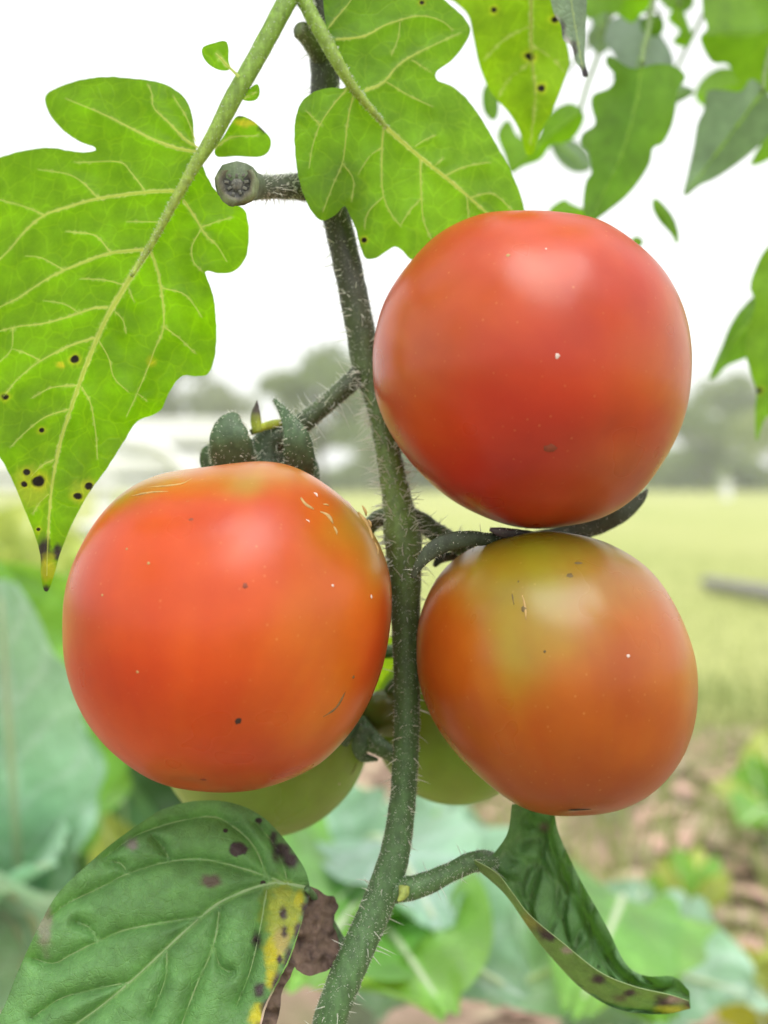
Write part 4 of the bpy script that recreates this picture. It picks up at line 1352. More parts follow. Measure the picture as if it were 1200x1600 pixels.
# ---------------- middle leaf at the top (underside towards us, stem behind it)
mid2 = [(548, 132), (570, 160), (600, 195), (650, 240), (700, 280), (735, 310), (770, 342), (805, 378)]
out2 = [(540, 136), (515, 137), (490, 144), (471, 160), (461, 190), (461, 235), (467, 280), (480, 318), (497, 342), (508, 344), (525, 335), (538, 322), (546, 335), (556, 358), (563, 385), (572, 404), (588, 403), (602, 394),
        (615, 386), (627, 390), (640, 404), (652, 410), (680, 420), (740, 425), (800, 410), (826, 380), (822, 340), (812, 300), (795, 262), (775, 225), (755, 190), (730, 155), (705, 134), (684, 126), (682, 112), (705, 95),
        (724, 72), (735, 46), (720, 22), (700, 5), (660, -30), (600, -60), (540, -50), (508, -20), (508, 30), (520, 70), (538, 108)]
v2 = [(mid2, 6.5, 2.0),
      ([(512, 45), (528, 25), (545, 5), (560, -20)], 2.6, 0.8), ([(525, 62), (570, 56), (605, 38), (655, 25), (690, 33), (705, 45)], 3.2, 0.8), ([(570, 142), (600, 128), (620, 104), (650, 84), (690, 65), (718, 52)], 3.6, 0.8), ([(604, 128), (640, 150), (672, 165)], 1.6, .6),
      ([(650, 228), (665, 218), (680, 212)], 1.5, .6), ([(697, 274), (725, 261), (762, 254)], 2.0, .6), ([(736, 308), (770, 303), (800, 328)], 1.8, .6), ([(645, 95), (672, 112)], 1.2, .5), ([(625, 35), (622, 60), (612, 85)], 1.2, .5),
      ([(543, 138), (520, 165), (500, 195), (488, 230), (483, 262)], 2.2, .7), ([(500, 195), (480, 175)], 1.2, .5), ([(553, 145), (543, 190), (536, 250), (520, 290), (505, 330)], 2.2, .7), ([(535, 255), (552, 280), (550, 310)], 1.2, .5),
      ([(600, 196), (597, 230), (598, 300), (612, 335), (625, 352)], 2.6, .7), ([(597, 230), (578, 244), (562, 268)], 1.4, .5), ([(598, 308), (575, 332), (570, 355)], 1.5, .5),
      ([(657, 248), (658, 300), (662, 345), (676, 378)], 2.4, .7), ([(658, 310), (640, 330), (627, 350)], 1.3, .5), ([(730, 312), (732, 338), (728, 360)], 1.6, .6), ([(675, 262), (690, 250)], 1.0, .4)]
dep2 = plane(.273, 548, 132, gx=0.0070, gy=0.0012, fold=np.array(mid2), fk=0.0016)
traced_leaf(plant, "leaf", out2, dep2, v2, M_LEAF_UNDER, (0.09, 0.185, 0.04), (0.31, 0.64, 0.005), spacing=5.0, puff=-0.0014, puff_cap=16, wave=0.002, vmat=M_VEIN, seed=2, jag=1.0,
            spots=[(659, 4, 4), (569, 375, 4.5)], label="green leaf crossing in front of the stem above the red tomato")
stem_part("petiole", [(500, -110, .284, 14), (470, -25, .279, 13), (482, 14, .275, 12), (506, 58, .2725, 12), (530, 102, .2712, 10), (550, 134, .2722, 8), (575, 165, .2742, 6), (605, 200, .2766, 3)], plant, [(0.24, 0.38, 0.06), (0.25, 0.38, 0.06), (0.34, 0.46, 0.10)], short=700, seed=12, short_px=4, mat=M_PET, bump=.05)

# ---------------- further leaves of this plant
mid3 = [(832, -60), (830, 20), (831, 90), (836, 150), (829, 225)]
traced_leaf(plant, "leaf", [(690, -15), (712, 4), (732, 25), (740, 60), (750, 105), (768, 145), (795, 176), (812, 205), (822, 240), (834, 238), (842, 210), (862, 175), (880, 130), (890, 97), (884, 60), (874, 10), (880, -60), (820, -110), (740, -80)],
            plane(.315, 830, 100, gx=0.001, gy=0.003, fold=np.array(mid3), fk=0.006), [(mid3, 4.5, 1.2), ([(830, 40), (790, 60), (760, 90)], 1.3, .5), ([(831, 95), (795, 125), (780, 150)], 1.3, .5), ([(831, 70), (862, 90), (880, 110)], 1.2, .5)],
            M_LEAF_UNDER, (0.12, 0.21, 0.02), (0.34, 0.62, 0.003), spacing=6, puff=-0.001, wave=0.003, vmat=vein_mat("leaf_vein_yellow", (0.3, 0.36, 0.04), (0.5, 0.62, 0.04)), seed=3, spots=[(772, 15, 5), (828, 88, 7), (845, 138, 6), (866, 31, 6)], label="yellow-green pointed leaf with four dark spots above the red tomato")
stem_part("petiole", [(835, -50, .313, 5), (825, -140, .31, 8), (720, -260, .30, 10), (530, -300, .292, 12)], plant, [(0.16, 0.26, 0.06)] * 2, seed=13)
traced_leaf(plant, "leaf", [(850, -40), (860, 0), (866, 22), (876, 38), (880, 62), (893, 72), (899, 95), (908, 108), (911, 120), (919, 118), (914, 95), (914, 60), (917, 0), (915, -40), (885, -60)],
            plane(.290, 890, 40, gx=0.006), [([(895, -60), (893, 0), (902, 60), (911, 110)], 1.8, .8)], M_LEAF_TOP, (0.20, 0.30, 0.19), (0.16, 0.26, 0.10), spacing=4, puff=.0005, wave=0.002, vmat=M_VEIN_TOP, seed=4,
            blobs=[(868, 40, 5, 14, (0.4, 0.38, 0.36), (0.3, 0.28, 0.25)), (885, 80, 6, 22, (0.45, 0.43, 0.42), (0.3, 0.28, 0.25)), (878, 45, 4, 12, *GREYD), (897, 78, 5, 14, *GREYD), (913, 114, 9, 9, (0.03, 0.02, 0.03), (0.01, 0.01, 0.01))],
            label="curled grey-green leaf tip with a shrivelled black end")
stem_part("petiole", [(893, -50, .290, 4), (860, -160, .292, 6), (700, -280, .292, 9), (522, -310, .292, 11)], plant, [(0.12, 0.2, 0.06)] * 2, seed=14)
traced_leaf(plant, "leaf", [(560, 1030), (600, 1000), (640, 985), (690, 1010), (700, 1070), (650, 1105), (600, 1112), (560, 1095)], plane(.325, 620, 1060, 0.002), [([(690, 1010), (640, 1050), (570, 1090)], 2.5, 1)], M_LEAF_UNDER, (0.2, 0.32, 0.03), (0.5, 0.78, 0.02), spacing=6, puff=-.0008, vmat=M_VEIN, seed=5,
            label="bright green leaf glimpsed behind the stem")

# ---------------- spotted leaf lower left (upper face towards us)
mid5 = [(484, 1388), (450, 1382), (415, 1382), (355, 1404), (317, 1430), (261, 1481), (205, 1533), (154, 1575), (100, 1615), (30, 1680)]
out5 = [(484, 1388), (478, 1362), (462, 1335), (440, 1306), (415, 1280), (385, 1262), (350, 1252), (315, 1251), (280, 1256), (245, 1269), (205, 1296), (170, 1322), (138, 1350), (105, 1380), (82, 1408), (62, 1445), (45, 1480), (25, 1525),
        (12, 1560), (0, 1585), (-30, 1640), (-60, 1720), (60, 1740), (200, 1730), (330, 1690), (395, 1625), (412, 1575), (432, 1535), (450, 1500), (463, 1465), (474, 1432), (482, 1408)]
v5 = [(mid5, 5.0, 2.2),
      ([(440, 1378), (395, 1362), (327, 1344), (266, 1346), (200, 1365), (154, 1388), (107, 1411), (79, 1432)], 2.4, .8), ([(317, 1432), (270, 1439), (196, 1453), (154, 1470), (112, 1491), (84, 1505), (51, 1497)], 2.4, .8),
      ([(343, 1418), (338, 1458), (327, 1495), (308, 1537), (285, 1598), (270, 1650)], 2.2, .8), ([(334, 1480), (345, 1510), (360, 1518)], 1.2, .5), ([(418, 1383), (411, 1425), (404, 1463), (390, 1520), (370, 1570)], 1.8, .6),
      ([(420, 1375), (395, 1320), (355, 1285), (327, 1276), (280, 1283), (233, 1297), (205, 1310), (163, 1340)], 1.8, .6), ([(261, 1482), (258, 1530), (235, 1590)], 1.6, .6), ([(205, 1534), (150, 1545), (95, 1560), (50, 1590)], 1.6, .6),
      ([(266, 1346), (255, 1325), (240, 1308)], 1.2, .5), ([(200, 1365), (190, 1350), (170, 1345)], 1.2, .5), ([(450, 1380), (440, 1345), (425, 1315), (400, 1285)], 1.4, .5), ([(154, 1470), (140, 1450), (120, 1440)], 1.1, .5)]
f5 = plane(.278, 300, 1252, gx=0.0006, gy=-0.0085, cyy=0.0006, cxx=0.0010)
YLW = ((0.48, 0.45, 0.02), (0.7, 0.65, 0.02)); BRN = ((0.06, 0.04, 0.045), (0.01, 0.008, 0.008)); TANC = ((0.13, 0.10, 0.075), (0.01, 0.01, 0.01))
leaf5 = traced_leaf(plant, "leaf", out5, f5, v5, M_LEAF_TOP, (0.125, 0.295, 0.095), (0.14, 0.32, 0.03), spacing=5.0, vscale=0.75, puff=0.0038, puff_cap=13, wave=0.003, vmat=M_VEIN_TOP, seed=6, vein_lift=0.25, halo=None, crumple=0.0004, vein_cols=((0.22, 0.38, 0.14), (0.3, 0.5, 0.1)),
                    spots=[(372, 1327, 13), (404, 1282, 5), (352, 1298, 4), (411, 1379, 4)], spot_cols=BRN,
                    blobs=[(466, 1408, 9, 14, *YLW), (453, 1440, 12, 20, *YLW), (428, 1484, 13, 26, *YLW), (425, 1530, 8, 14, *YLW), (404, 1592, 12, 20, *YLW), (440, 1425, 26, 40, (0.3, 0.36, 0.05), (0.4, 0.5, 0.03)), (440, 1470, 10, 18, (0.42, 0.36, 0.12), (0.3, 0.25, 0.04)),
                           (482, 1396, 5, 12, *BRN), (478, 1425, 5, 16, *BRN), (466, 1460, 6, 18, *BRN), (452, 1500, 7, 18, *BRN), (434, 1540, 8, 18, *BRN), (418, 1580, 9, 18, *BRN), (408, 1615, 9, 18, *BRN), (330, 1376, 14, 9, *TANC), (440, 1330, 12, 16, *BRN), (455, 1345, 10, 10, *BRN), (427, 1308, 5, 10, *BRN), (443, 1428, 5, 9, *BRN), (445, 1455, 4, 8, *BRN), (400, 1468, 6, 10, *BRN), (405, 1548, 8, 10, *BRN), (436, 1500, 4, 6, *BRN),
                           (206, 1318, 8, 8, (0.26, 0.24, 0.22), (0.1, 0.1, 0.06)), (70, 1440, 10, 40, (0.22, 0.24, 0.17), (0.2, 0.25, 0.08))],
                    label="broad spotted leaf, yellow along the margin beside the stem")
outw = [(480, 1386), (497, 1390), (508, 1398), (522, 1402), (529, 1416), (523, 1430), (521, 1446), (527, 1462), (531, 1482), (524, 1500), (515, 1514), (498, 1521), (482, 1525), (466, 1517), (459, 1510), (455, 1525), (441, 1548), (438, 1575), (432, 1600), (420, 1640),
        (404, 1640), (414, 1580), (434, 1536), (452, 1500), (464, 1465), (474, 1432), (481, 1408)]
f5w = lambda px, py: f5(px, py) - 0.0006 + 0.00010 * np.maximum(0, np.asarray(px) - 470)
wl = traced_leaf(leaf5, "withered_margin", outw, f5w, [], M_DEAD, (0.1, 0.07, 0.06), (0, 0, 0), spacing=4.5, seed=7, crumple=0.0034, jag=3.0)
wl["label"] = "dry brown crumpled margin"
stem_part("petiole", [(480, 1388, .2685, 5), (505, 1420, .277, 7), (530, 1470, .279, 9), (556, 1500, .272, 10)], plant, [LO2, LO2], seed=15)

# ---------------- curled leaf lower right
stem_part("petiole", [(600, 1392, .2725, 20), (640, 1388, .271, 19), (672, 1378, .271, 17), (705, 1362, .271, 15), (735, 1348, .2705, 15.5), (757, 1345, .2735, 16), (775, 1348, .279, 12), (795, 1360, .284, 5)], plant, [LO2, LO2, (0.08, 0.16, 0.05)], long=14, short=700, seed=16)
stem_part("axil_bud", [(632, 1385, .268, 9), (630, 1398, .267, 8), (622, 1408, .266, 2)], plant, [(0.30, 0.38, 0.08)] * 2, seed=17, step=3)
A_ = [(800, 1256), (858, 1258), (874, 1305), (907, 1375), (946, 1444), (978, 1506), (1010, 1525), (1052, 1526), (1077, 1548)]
M_ = [(790, 1308), (824, 1322), (850, 1378), (878, 1426), (912, 1484), (945, 1520), (990, 1537), (1046, 1544), (1078, 1560)]
D_ = [(748, 1356), (780, 1384), (801, 1408), (826, 1446), (856, 1488), (908, 1544), (968, 1578), (1035, 1585), (1079, 1576)]
C_ = [(740, 1343), (776, 1364), (800, 1394), (828, 1430), (878, 1472), (936, 1518), (990, 1541), (1045, 1554), (1076, 1564)]
nu = 70
rowsP = []
for pts, dd in ((A_, .285), (M_, .2845), (D_, .276), (C_, .266)):
    q = catmull(np.array(pts, float), n=nu)
    tt = np.linspace(0, 1, nu)
    dcol = dd + 0.004 * tt ** 2 - (0.276 - 0.272) * 0
    # the four rows meet at stalk and tip
    e = np.minimum(1, np.minimum((tt + 0.05) / 0.12, (1.03 - tt) / 0.10))
    dj = np.where(tt < .5, .2672, .276)
    dcol = dj + (dcol - dj) * e
    rowsP.append(np.c_[q, dcol])
rowsP = np.array(rowsP)                       # 4 x nu x 3
nvv = 48
grid = np.zeros((nu, nvv, 3))
for i in range(nu):
    q = rowsP[:, i, :].copy(); q[:, 2] *= FPX / .27
    w = catmull(q, n=nvv); w[:, 2] *= .27 / FPX
    grid[i] = w
G2 = grid.reshape(-1, 3)
uu = np.repeat(np.linspace(0, 1, nu), nvv); vv = np.tile(np.linspace(0, 1, nvv), nu)
# quilting: irregular cells puffed up between the veins, a crease along the middle of the far wall
F21 = []
for a_, b_ in zip(uu, vv):
    d4, _p = mnoise.voronoi(Vector((a_ * 8.0, b_ * 3.4 + 0.35 * math.sin(a_ * 9), 0.3)))
    F21.append(d4[1] - d4[0])
F21 = np.array(F21)
cell = np.clip(F21 / .32, 0, 1)
fadeu = np.clip(uu / 0.10, 0, 1) * np.clip((1 - uu) / .12, 0, 1)
quilt = cell ** .55 * fadeu
G2[:, 2] -= 0.0055 * quilt * np.clip((.64 - vv) / .06, 0, 1)
G2[:, 2] -= 0.0012 * quilt * (vv > .7)
G2[:, 2] += 0.0050 * np.exp(-((vv - .14) / .045) ** 2) * fadeu      # crease
G2[:, 2] += 0.0008 * fnoise(G2[:, :2], 0.03, 3.0)
V = U(G2[:, 0], G2[:, 1], G2[:, 2])
near = np.clip((vv - .66) / .05, 0, 1)[:, None]
Cc = np.array([0.11, 0.245, 0.085]) * (1 - near) + np.array([0.11, 0.22, 0.06]) * near
Ct = np.array([0.12, 0.30, 0.02]) * (1 - near) + np.array([0.25, 0.42, 0.04]) * near
vl = (1 - np.clip(cell / .18, 0, 1))[:, None] * (vv < .62)[:, None] * 0.5
Cc = Cc * (1 - vl) + np.array([0.26, 0.38, 0.20]) * vl
jn = fnoise(G2[:, :2], 0.09, 8.0)
for (bx, by, rx, ry, c, tr) in [(845, 1448, 9, 10, *BRN), (858, 1462, 12, 7, *BRN), (888, 1484, 9, 5, (0.4, 0.36, 0.3), (0.1, 0.1, 0.05)), (935, 1530, 10, 6, *BRN), (985, 1552, 10, 5, *BRN), (1040, 1566, 14, 10, *BRN), (1070, 1552, 7, 8, *BRN), (1076, 1574, 7, 7, *BRN),
                                (1055, 1562, 12, 6, (0.45, 0.36, 0.3), (0.1, 0.08, 0.05)), (1050, 1580, 22, 8, (0.42, 0.45, 0.03), (0.5, 0.55, 0.03)), (830, 1440, 18, 12, (0.2, 0.22, 0.05), (0.3, 0.35, 0.04)), (970, 1560, 9, 5, (0.12, 0.14, 0.06), (0.1, 0.12, 0.02)), (852, 1293, 8, 6, (0.2, 0.14, 0.12), (0.1, 0.1, 0.05))]:
    w = np.clip(1.6 - np.hypot((G2[:, 0] - bx) / rx, (G2[:, 1] - by) / ry) + .5 * jn, 0, 1)[:, None]
    w = w * (np.ones((len(vv), 1)) if by < 1300 else (vv > .6)[:, None])
    Cc = Cc * (1 - w) + np.array(c) * w; Ct = Ct * (1 - w) + np.array(tr) * w
lf6 = link("leaf", mesh_np("leaf", V, grid_faces(nu, nvv), True, Cc, Ct), plant, M_LEAF_TOP)
lf6["label"] = "trough-shaped curled leaf with brown flecks on its margin"
rim = V.reshape(nu, nvv, 3)[:, -1]
Vt, Ft, *_ = tube_geo(rim, 0.7 * .268 / FPX, 6)
link("rolled_margin", mesh_np("rolled_margin", Vt, Ft), lf6, M_VEIN_TOP)

# unseen leaves added above the frame and over the viewer to shape fruit highlights
ro = np.random.default_rng(77)
UPJ = U(522, -320, .292)
for k, (x, y, z, w, L, hd) in enumerate([(-0.12, 0.22, 0.20, .034, .11, 2.6), (-0.03, 0.13, 0.21, .022, .08, 3.3), (0.12, 0.12, 0.22, .022, .08, 5.6), (-0.20, 0.10, 0.17, .036, .12, 3.4), (0.21, 0.08, 0.19, .034, .11, 6.0),
                                         (0.09, 0.30, 0.33, .036, .12, 1.2), (-0.10, 0.33, 0.31, .036, .12, 2.2)]):
    b = np.array([x, y, CAM_H + z]); tip = b + np.array([math.cos(hd) * L, math.sin(hd) * L, -0.055])
    V, F, mid = broad_leaf(b, tip, w, (0.1 * math.sin(k), 0.1, 1.0), sag=.08, ruffle=.1, cup=-.1, seed=300 + k, petiole=.05, lobes=.3)
    o = link("leaf", mesh_np("leaf", V, F, True, np.tile(B_U, (len(V), 1)), np.tile(T_U, (len(V), 1))), plant, M_LEAF_UNDER)
    V, F, *_ = tube_geo(catmull([UPJ, (UPJ + b) / 2 + np.array([0, 0, .03]), b, b + (tip - b) * .8 + np.array([0, 0, .002])], n=24), np.linspace(.003, .0008, 24), 8, wdir=(.1, .2, 1))
    link("petiole", mesh_np("petiole", V, F, True, np.tile((0.2, 0.33, 0.06), (len(V), 1))), plant, M_PET)

# ------------------------------------------------------------------ tomatoes
G_T = "tomatoes of the cluster"


def tomato(label, px, py, d):
    return empty("tomato", U(px, py, d), label, "tomato", G_T)


OL = (0.33, 0.22, 0.02); OLG = (0.20, 0.17, 0.015); ORG = (0.50, 0.13, 0.010)
# upper right, reddest
t1 = tomato("largest reddest tomato, upper right, resting on the orange-green one", 828, 340, .268)
sil = [(580, 580), (583, 530), (600, 470), (635, 415), (680, 370), (740, 342), (800, 335), (870, 337), (930, 350), (985, 385), (1030, 430), (1060, 485), (1074, 545), (1073, 610), (1060, 670), (1030, 730), (990, 780), (940, 812), (880, 826), (820, 828), (760, 812), (700, 780), (645, 730), (605, 675), (585, 625)]
_, i1 = tomato_fruit(t1, 828, 582, .268, sil, (-0.35, 0.45, -0.82), paint((0.44, 0.031, 0.006), [
    (1060, 560, 60, 170, (0.386, 0.126, 0.025), .8, 1), (640, 560, 60, 160, (0.454, 0.101, 0.017), .7, 1), (720, 500, 110, 90, (0.470, 0.080, 0.012), .6, 1), (930, 740, 110, 70, (0.378, 0.109, 0.025), .7, 1),
    (800, 660, 110, 60, (0.470, 0.029, 0.012), .8, 1), (740, 760, 120, 60, (0.420, 0.029, 0.021), .8, 1), (990, 600, 80, 60, (0.454, 0.088, 0.012), .7, 1), (840, 420, 200, 60, (0.487, 0.076, 0.034), .5, 1)], 1.0, pole=(-0.35, 0.45, -0.82)), seed=1)
blemish(t1, i1, 871, 556, 4.0, M_BLEMP); blemish(t1, i1, 860, 700, 6.5, M_BLEMR, asp=1.5); blemish(t1, i1, 794, 399, 3.2, M_SCAR); blemish(t1, i1, 853, 389, 2.2, M_BLEMP)
stem_part("pedicel", [(800, 585, .309, 9), (770, 560, .311, 10), (745, 525, .305, 12), (735, 500, .300, 14)], t1, [MD, LO], seed=31)
for k in range(5):
    a = k * 1.257
    sepal(t1, [(740 + 12 * math.cos(a), 505 + 12 * math.sin(a), .302), (740 + 45 * math.cos(a), 505 + 45 * math.sin(a), .304), (740 + 80 * math.cos(a), 505 + 80 * math.sin(a), .302)], (8, 12, 2), short=0, seed=40 + k)

# left, orange-red
t2 = tomato("orange-red tomato at the left of the stem, with cracked greenish shoulders", 360, 740, .262)
sil = [(106, 960), (110, 1030), (130, 1095), (165, 1150), (215, 1195), (270, 1222), (340, 1232), (400, 1230), (455, 1215), (510, 1185), (560, 1130), (595, 1060), (612, 985), (614, 915), (600, 860), (575, 815), (540, 775), (500, 745), (460, 727), (415, 719), (365, 720), (310, 728), (250, 740), (200, 765), (160, 805), (130, 855), (112, 905)]
_, i2 = tomato_fruit(t2, 360, 975, .262, sil, (0.16, 0.86, -0.48), paint((0.54, 0.060, 0.006), [
    (245, 745, 80, 26, (0.370, 0.210, 0.025), 1, 1), (200, 775, 40, 20, OL, .8, 1), (430, 742, 100, 24, (0.420, 0.185, 0.025), .8, 1), (400, 762, 26, 16, (0.353, 0.227, 0.025), .7, 1), (555, 800, 45, 60, OL, 1, 1), (590, 850, 22, 60, OL, .9, 1), (530, 1000, 75, 130, ORG, .8, 1), (500, 1110, 70, 50, ORG, .5, 1), (120, 940, 25, 110, (0.504, 0.151, 0.017), .7, 1),
    (500, 790, 36, 26, (0.487, 0.101, 0.012), .8, 1), (270, 1010, 90, 60, (0.538, 0.049, 0.007), .8, 1), (340, 1190, 160, 50, (0.454, 0.050, 0.012), .7, 1), (580, 1010, 30, 60, (0.588, 0.084, 0.017), .6, 1)], 4.0, pole=(0.16, 0.86, -0.48)), seed=2, dimple=0.13)
for a in [(372, 1127, 5.5, M_BLEM, 1), (383, 915, 4.5, M_BLEMR, 1), (318, 1218, 3.5, M_BLEMR, 1.6), (580, 932, 3.4, M_BLEMP, .6), (294, 785, 3.4, M_SCAR, 1.2), (299, 812, 3.2, M_BLEMR, 1.6), (232, 880, 2.4, M_SCAR, 1), (198, 858, 2.2, M_SCAR, 1), (520, 915, 2.4, M_BLEMP, 1), (552, 1058, 3, M_SCARD, 1), (215, 1050, 2.2, M_SCAR, 1), (160, 930, 2, M_SCAR, 1)]:
    blemish(t2, i2, *a[:4], asp=a[4])
scar(t2, i2, [(470, 778), (478, 790), (490, 796)], 4.0, M_SCAR); scar(t2, i2, [(500, 800), (512, 806), (520, 818)], 4.2, M_SCAR); scar(t2, i2, [(560, 800), (574, 822), (582, 842)], 5.0, M_SCAR); scar(t2, i2, [(540, 1080), (525, 1105), (505, 1120)], 2.4, M_SCARD)

for k_, (sx_, sy_, ex_, ey_, w_) in enumerate([(490, 770, 496, 776, 2.6), (505, 788, 514, 790, 2.4), (520, 822, 526, 836, 2.2), (478, 812, 484, 818, 2.0), (566, 790, 572, 806, 2.6), (586, 848, 590, 866, 2.6), (540, 782, 548, 792, 2.0), (575, 812, 578, 826, 3.2)]):
    scar(t2, i2, [(sx_, sy_), ((sx_ + ex_) / 2 + 2, (sy_ + ey_) / 2), (ex_, ey_)], w_, M_SCAR if k_ % 3 else M_BLEMP)
scar(t2, i2, [(205, 775), (235, 770), (262, 768)], 2.2, M_SCAR); scar(t2, i2, [(228, 762), (280, 757), (300, 748)], 2.0, M_SCAR)
stem_part("pedicel", [(572, 575, .288, 17), (550, 596, .2875, 15.5), (515, 626, .2865, 14.5), (482, 654, .286, 15.5), (452, 676, .287, 20), (428, 690, .289, 30), (418, 715, .290, 34), (416, 745, .288, 30)], t2, [DK, (0.06, 0.09, 0.035), (0.05, 0.08, 0.04), (0.05, 0.08, 0.045)], long=110, short=900, seed=32, len_px=28)
GS = ((0.05, 0.10, 0.045), (0.07, 0.125, 0.06))
sepal(t2, [(374, 748, .282), (364, 715, .2775), (359, 685, .275), (361, 662, .2755), (368, 646, .277)], (38, 36, 32, 23, 6), cols=GS, long=34, short=420, seed=50)
sepal(t2, [(336, 740, .288), (326, 722, .288), (327, 706, .288), (335, 694, .289)], (14, 14, 12, 4), cols=GS, long=14, short=160, seed=51)
sepal(t2, [(466, 748, .279), (468, 715, .275), (463, 684, .273), (452, 658, .274), (438, 637, .277), (428, 624, .279)], (24, 25, 21, 13, 6, 3.5), flat=.35, cols=GS, long=28, short=380, seed=52)
sepal(t2, [(492, 752, .288), (486, 728, .288), (478, 700, .289)], (8, 11, 4), cols=GS, long=10, short=120, seed=53)
sepal(t2, [(404, 676, .284), (400, 660, .284), (400, 645, .284), (402, 626, .284)], (8, 9, 7, 1), flat=.5, cols=((0.3, 0.36, 0.03), (0.32, 0.38, 0.03), (0.06, 0.045, 0.04), (0.05, 0.035, 0.03)), short=12, seed=54)
sepal(t2, [(392, 676, .285), (408, 668, .284), (430, 662, .284), (452, 658, .285)], (5, 6, 6.5, 2), flat=.5, cols=((0.06, 0.06, 0.04), (0.36, 0.42, 0.03), (0.38, 0.45, 0.03), (0.06, 0.05, 0.04)), short=20, seed=55)

# lower right, orange with green shoulder
t3 = tomato("orange tomato with a green shoulder, lower right under the reddest one", 866, 840, .266)
sil = [(648, 1010), (655, 960), (680, 905), (720, 865), (775, 838), (840, 827), (900, 830), (955, 848), (1010, 885), (1050, 940), (1078, 1010), (1085, 1070), (1078, 1130), (1055, 1185), (1015, 1230), (965, 1258), (910, 1269), (850, 1268), (800, 1252), (750, 1215), (705, 1170), (672, 1120), (652, 1065)]
_, i3 = tomato_fruit(t3, 866, 1048, .266, sil, (-0.12, 0.90, -0.42), paint((0.40, 0.078, 0.003), [
    (865, 846, 190, 50, (0.181, 0.159, 0.010), 1, 1), (800, 905, 75, 60, (0.249, 0.206, 0.010), .9, 1), (865, 905, 75, 40, (0.215, 0.172, 0.012), .8, 1), (786, 985, 34, 62, (0.284, 0.224, 0.009), .85, 1), (845, 975, 55, 40, (0.292, 0.172, 0.010), .6, 1), (960, 900, 90, 40, (0.361, 0.174, 0.043), .7, 1), (980, 1000, 90, 80, (0.390, 0.105, 0.018), .6, 1),
    (870, 1200, 190, 70, (0.332, 0.065, 0.007), .9, 1), (690, 1020, 40, 90, (0.404, 0.101, 0.009), .6, 1), (1060, 1070, 30, 130, (0.419, 0.181, 0.036), .7, 1), (950, 1100, 90, 60, (0.390, 0.083, 0.007), .7, 1)], 8.0, pole=(-0.12, 0.90, -0.42)), seed=3)
for a in [(818, 951, 5.0, M_SCARD, .8), (890, 899, 5.0, M_SCARD, 1.3), (903, 880, 3, M_SCARD, 2.2), (982, 1025, 3, M_BLEMP, 1), (810, 909, 3, M_SCARD, .6), (851, 1018, 2, M_SCARD, 1), (912, 1264, 6, M_BLEM, 4)]:
    blemish(t3, i3, *a[:4], asp=a[4])
scar(t3, i3, [(816, 930), (820, 945), (822, 968)], 2.0, M_SCAR); scar(t3, i3, [(800, 925), (803, 945)], 1.2, M_SCARD)
stem_part("pedicel", [(632, 805, .280, 17), (660, 818, .283, 16), (692, 838, .286, 15), (730, 856, .290, 15), (770, 858, .291, 17), (800, 848, .288, 20)], t3, [MD, LO], long=40, short=500, seed=33)
DS = ((0.03, 0.05, 0.025), (0.045, 0.06, 0.035))
sepal(t3, [(795, 840, .268), (760, 842, .262), (730, 842, .2585), (700, 847, .257), (675, 860, .256), (655, 882, .256), (645, 903, .2565)], (7, 10, 13, 14, 13, 8, 4), flat=.4, cols=DS, short=160, long=8, seed=60)
sepal(t3, [(765, 827, .262), (785, 832, .262), (812, 835, .265), (840, 836, .270)], (3, 8, 8, 5), flat=.6, cols=((0.05, 0.03, 0.04), (0.03, 0.035, 0.025)), short=40, seed=61)
sepal(t3, [(835, 838, .290), (885, 834, .2935), (930, 822, .2935), (970, 803, .292), (1000, 780, .292), (1012, 765, .292)], (8, 14, 15, 14, 8, 2), flat=.3, cols=DS, short=200, seed=62)
sepal(t3, [(715, 868, .292), (690, 872, .290), (678, 885, .290)], (7, 8, 3), flat=.5, cols=DS, short=40, seed=63)

# green ones behind
t4 = tomato("green tomato behind and below the orange-red one, above the spotted leaf", 415, 1000, .315)
th_ = np.linspace(0, 2 * math.pi, 24, endpoint=False)
sil = np.c_[412 + 168 * np.cos(th_), 1140 + 167 * np.sin(th_)]
_, i4 = tomato_fruit(t4, 412, 1140, .316, sil, (0.75, 0.35, 0.15), paint((0.25, 0.39, 0.055), [(300, 1240, 70, 60, (0.33, 0.45, 0.10), .7, 0), (480, 1250, 90, 50, (0.22, 0.35, 0.04), .7, 0)], 12.0), seed=4, squash=.8)
scar(t4, i4, [(558, 1190), (553, 1202), (548, 1210)], 1.8, M_SCARD); blemish(t4, i4, 530, 1225, 2.2, M_BLEMP)
stem_part("pedicel", [(634, 1190, .279, 11), (612, 1178, .286, 12), (590, 1165, .294, 15), (572, 1150, .300, 18), (560, 1130, .304, 16)], t4, [LO2, LO2], short=120, seed=34)
sepal(t4, [(575, 1140, .296), (562, 1165, .294), (566, 1182, .295), (590, 1187, .297)], (16, 13, 9, 3), flat=.5, cols=((0.07, 0.14, 0.06), (0.06, 0.12, 0.05)), short=60, seed=70)
sepal(t4, [(562, 1120, .298), (545, 1140, .296), (538, 1165, .297)], (12, 13, 5), flat=.5, cols=((0.07, 0.14, 0.06), (0.06, 0.12, 0.05)), short=40, seed=71)
t5 = tomato("green tomato half hidden behind the orange-green one and the stem", 710, 1000, .32)
sil = np.c_[712 + 130 * np.cos(th_), 1126 + 131 * np.sin(th_)]
_, i5 = tomato_fruit(t5, 712, 1126, .322, sil, (-0.5, 0.8, -0.1), paint((0.21, 0.36, 0.03), [(690, 1220, 60, 60, (0.26, 0.37, 0.05), .7, 0)], 14.0), seed=5, squash=.85)
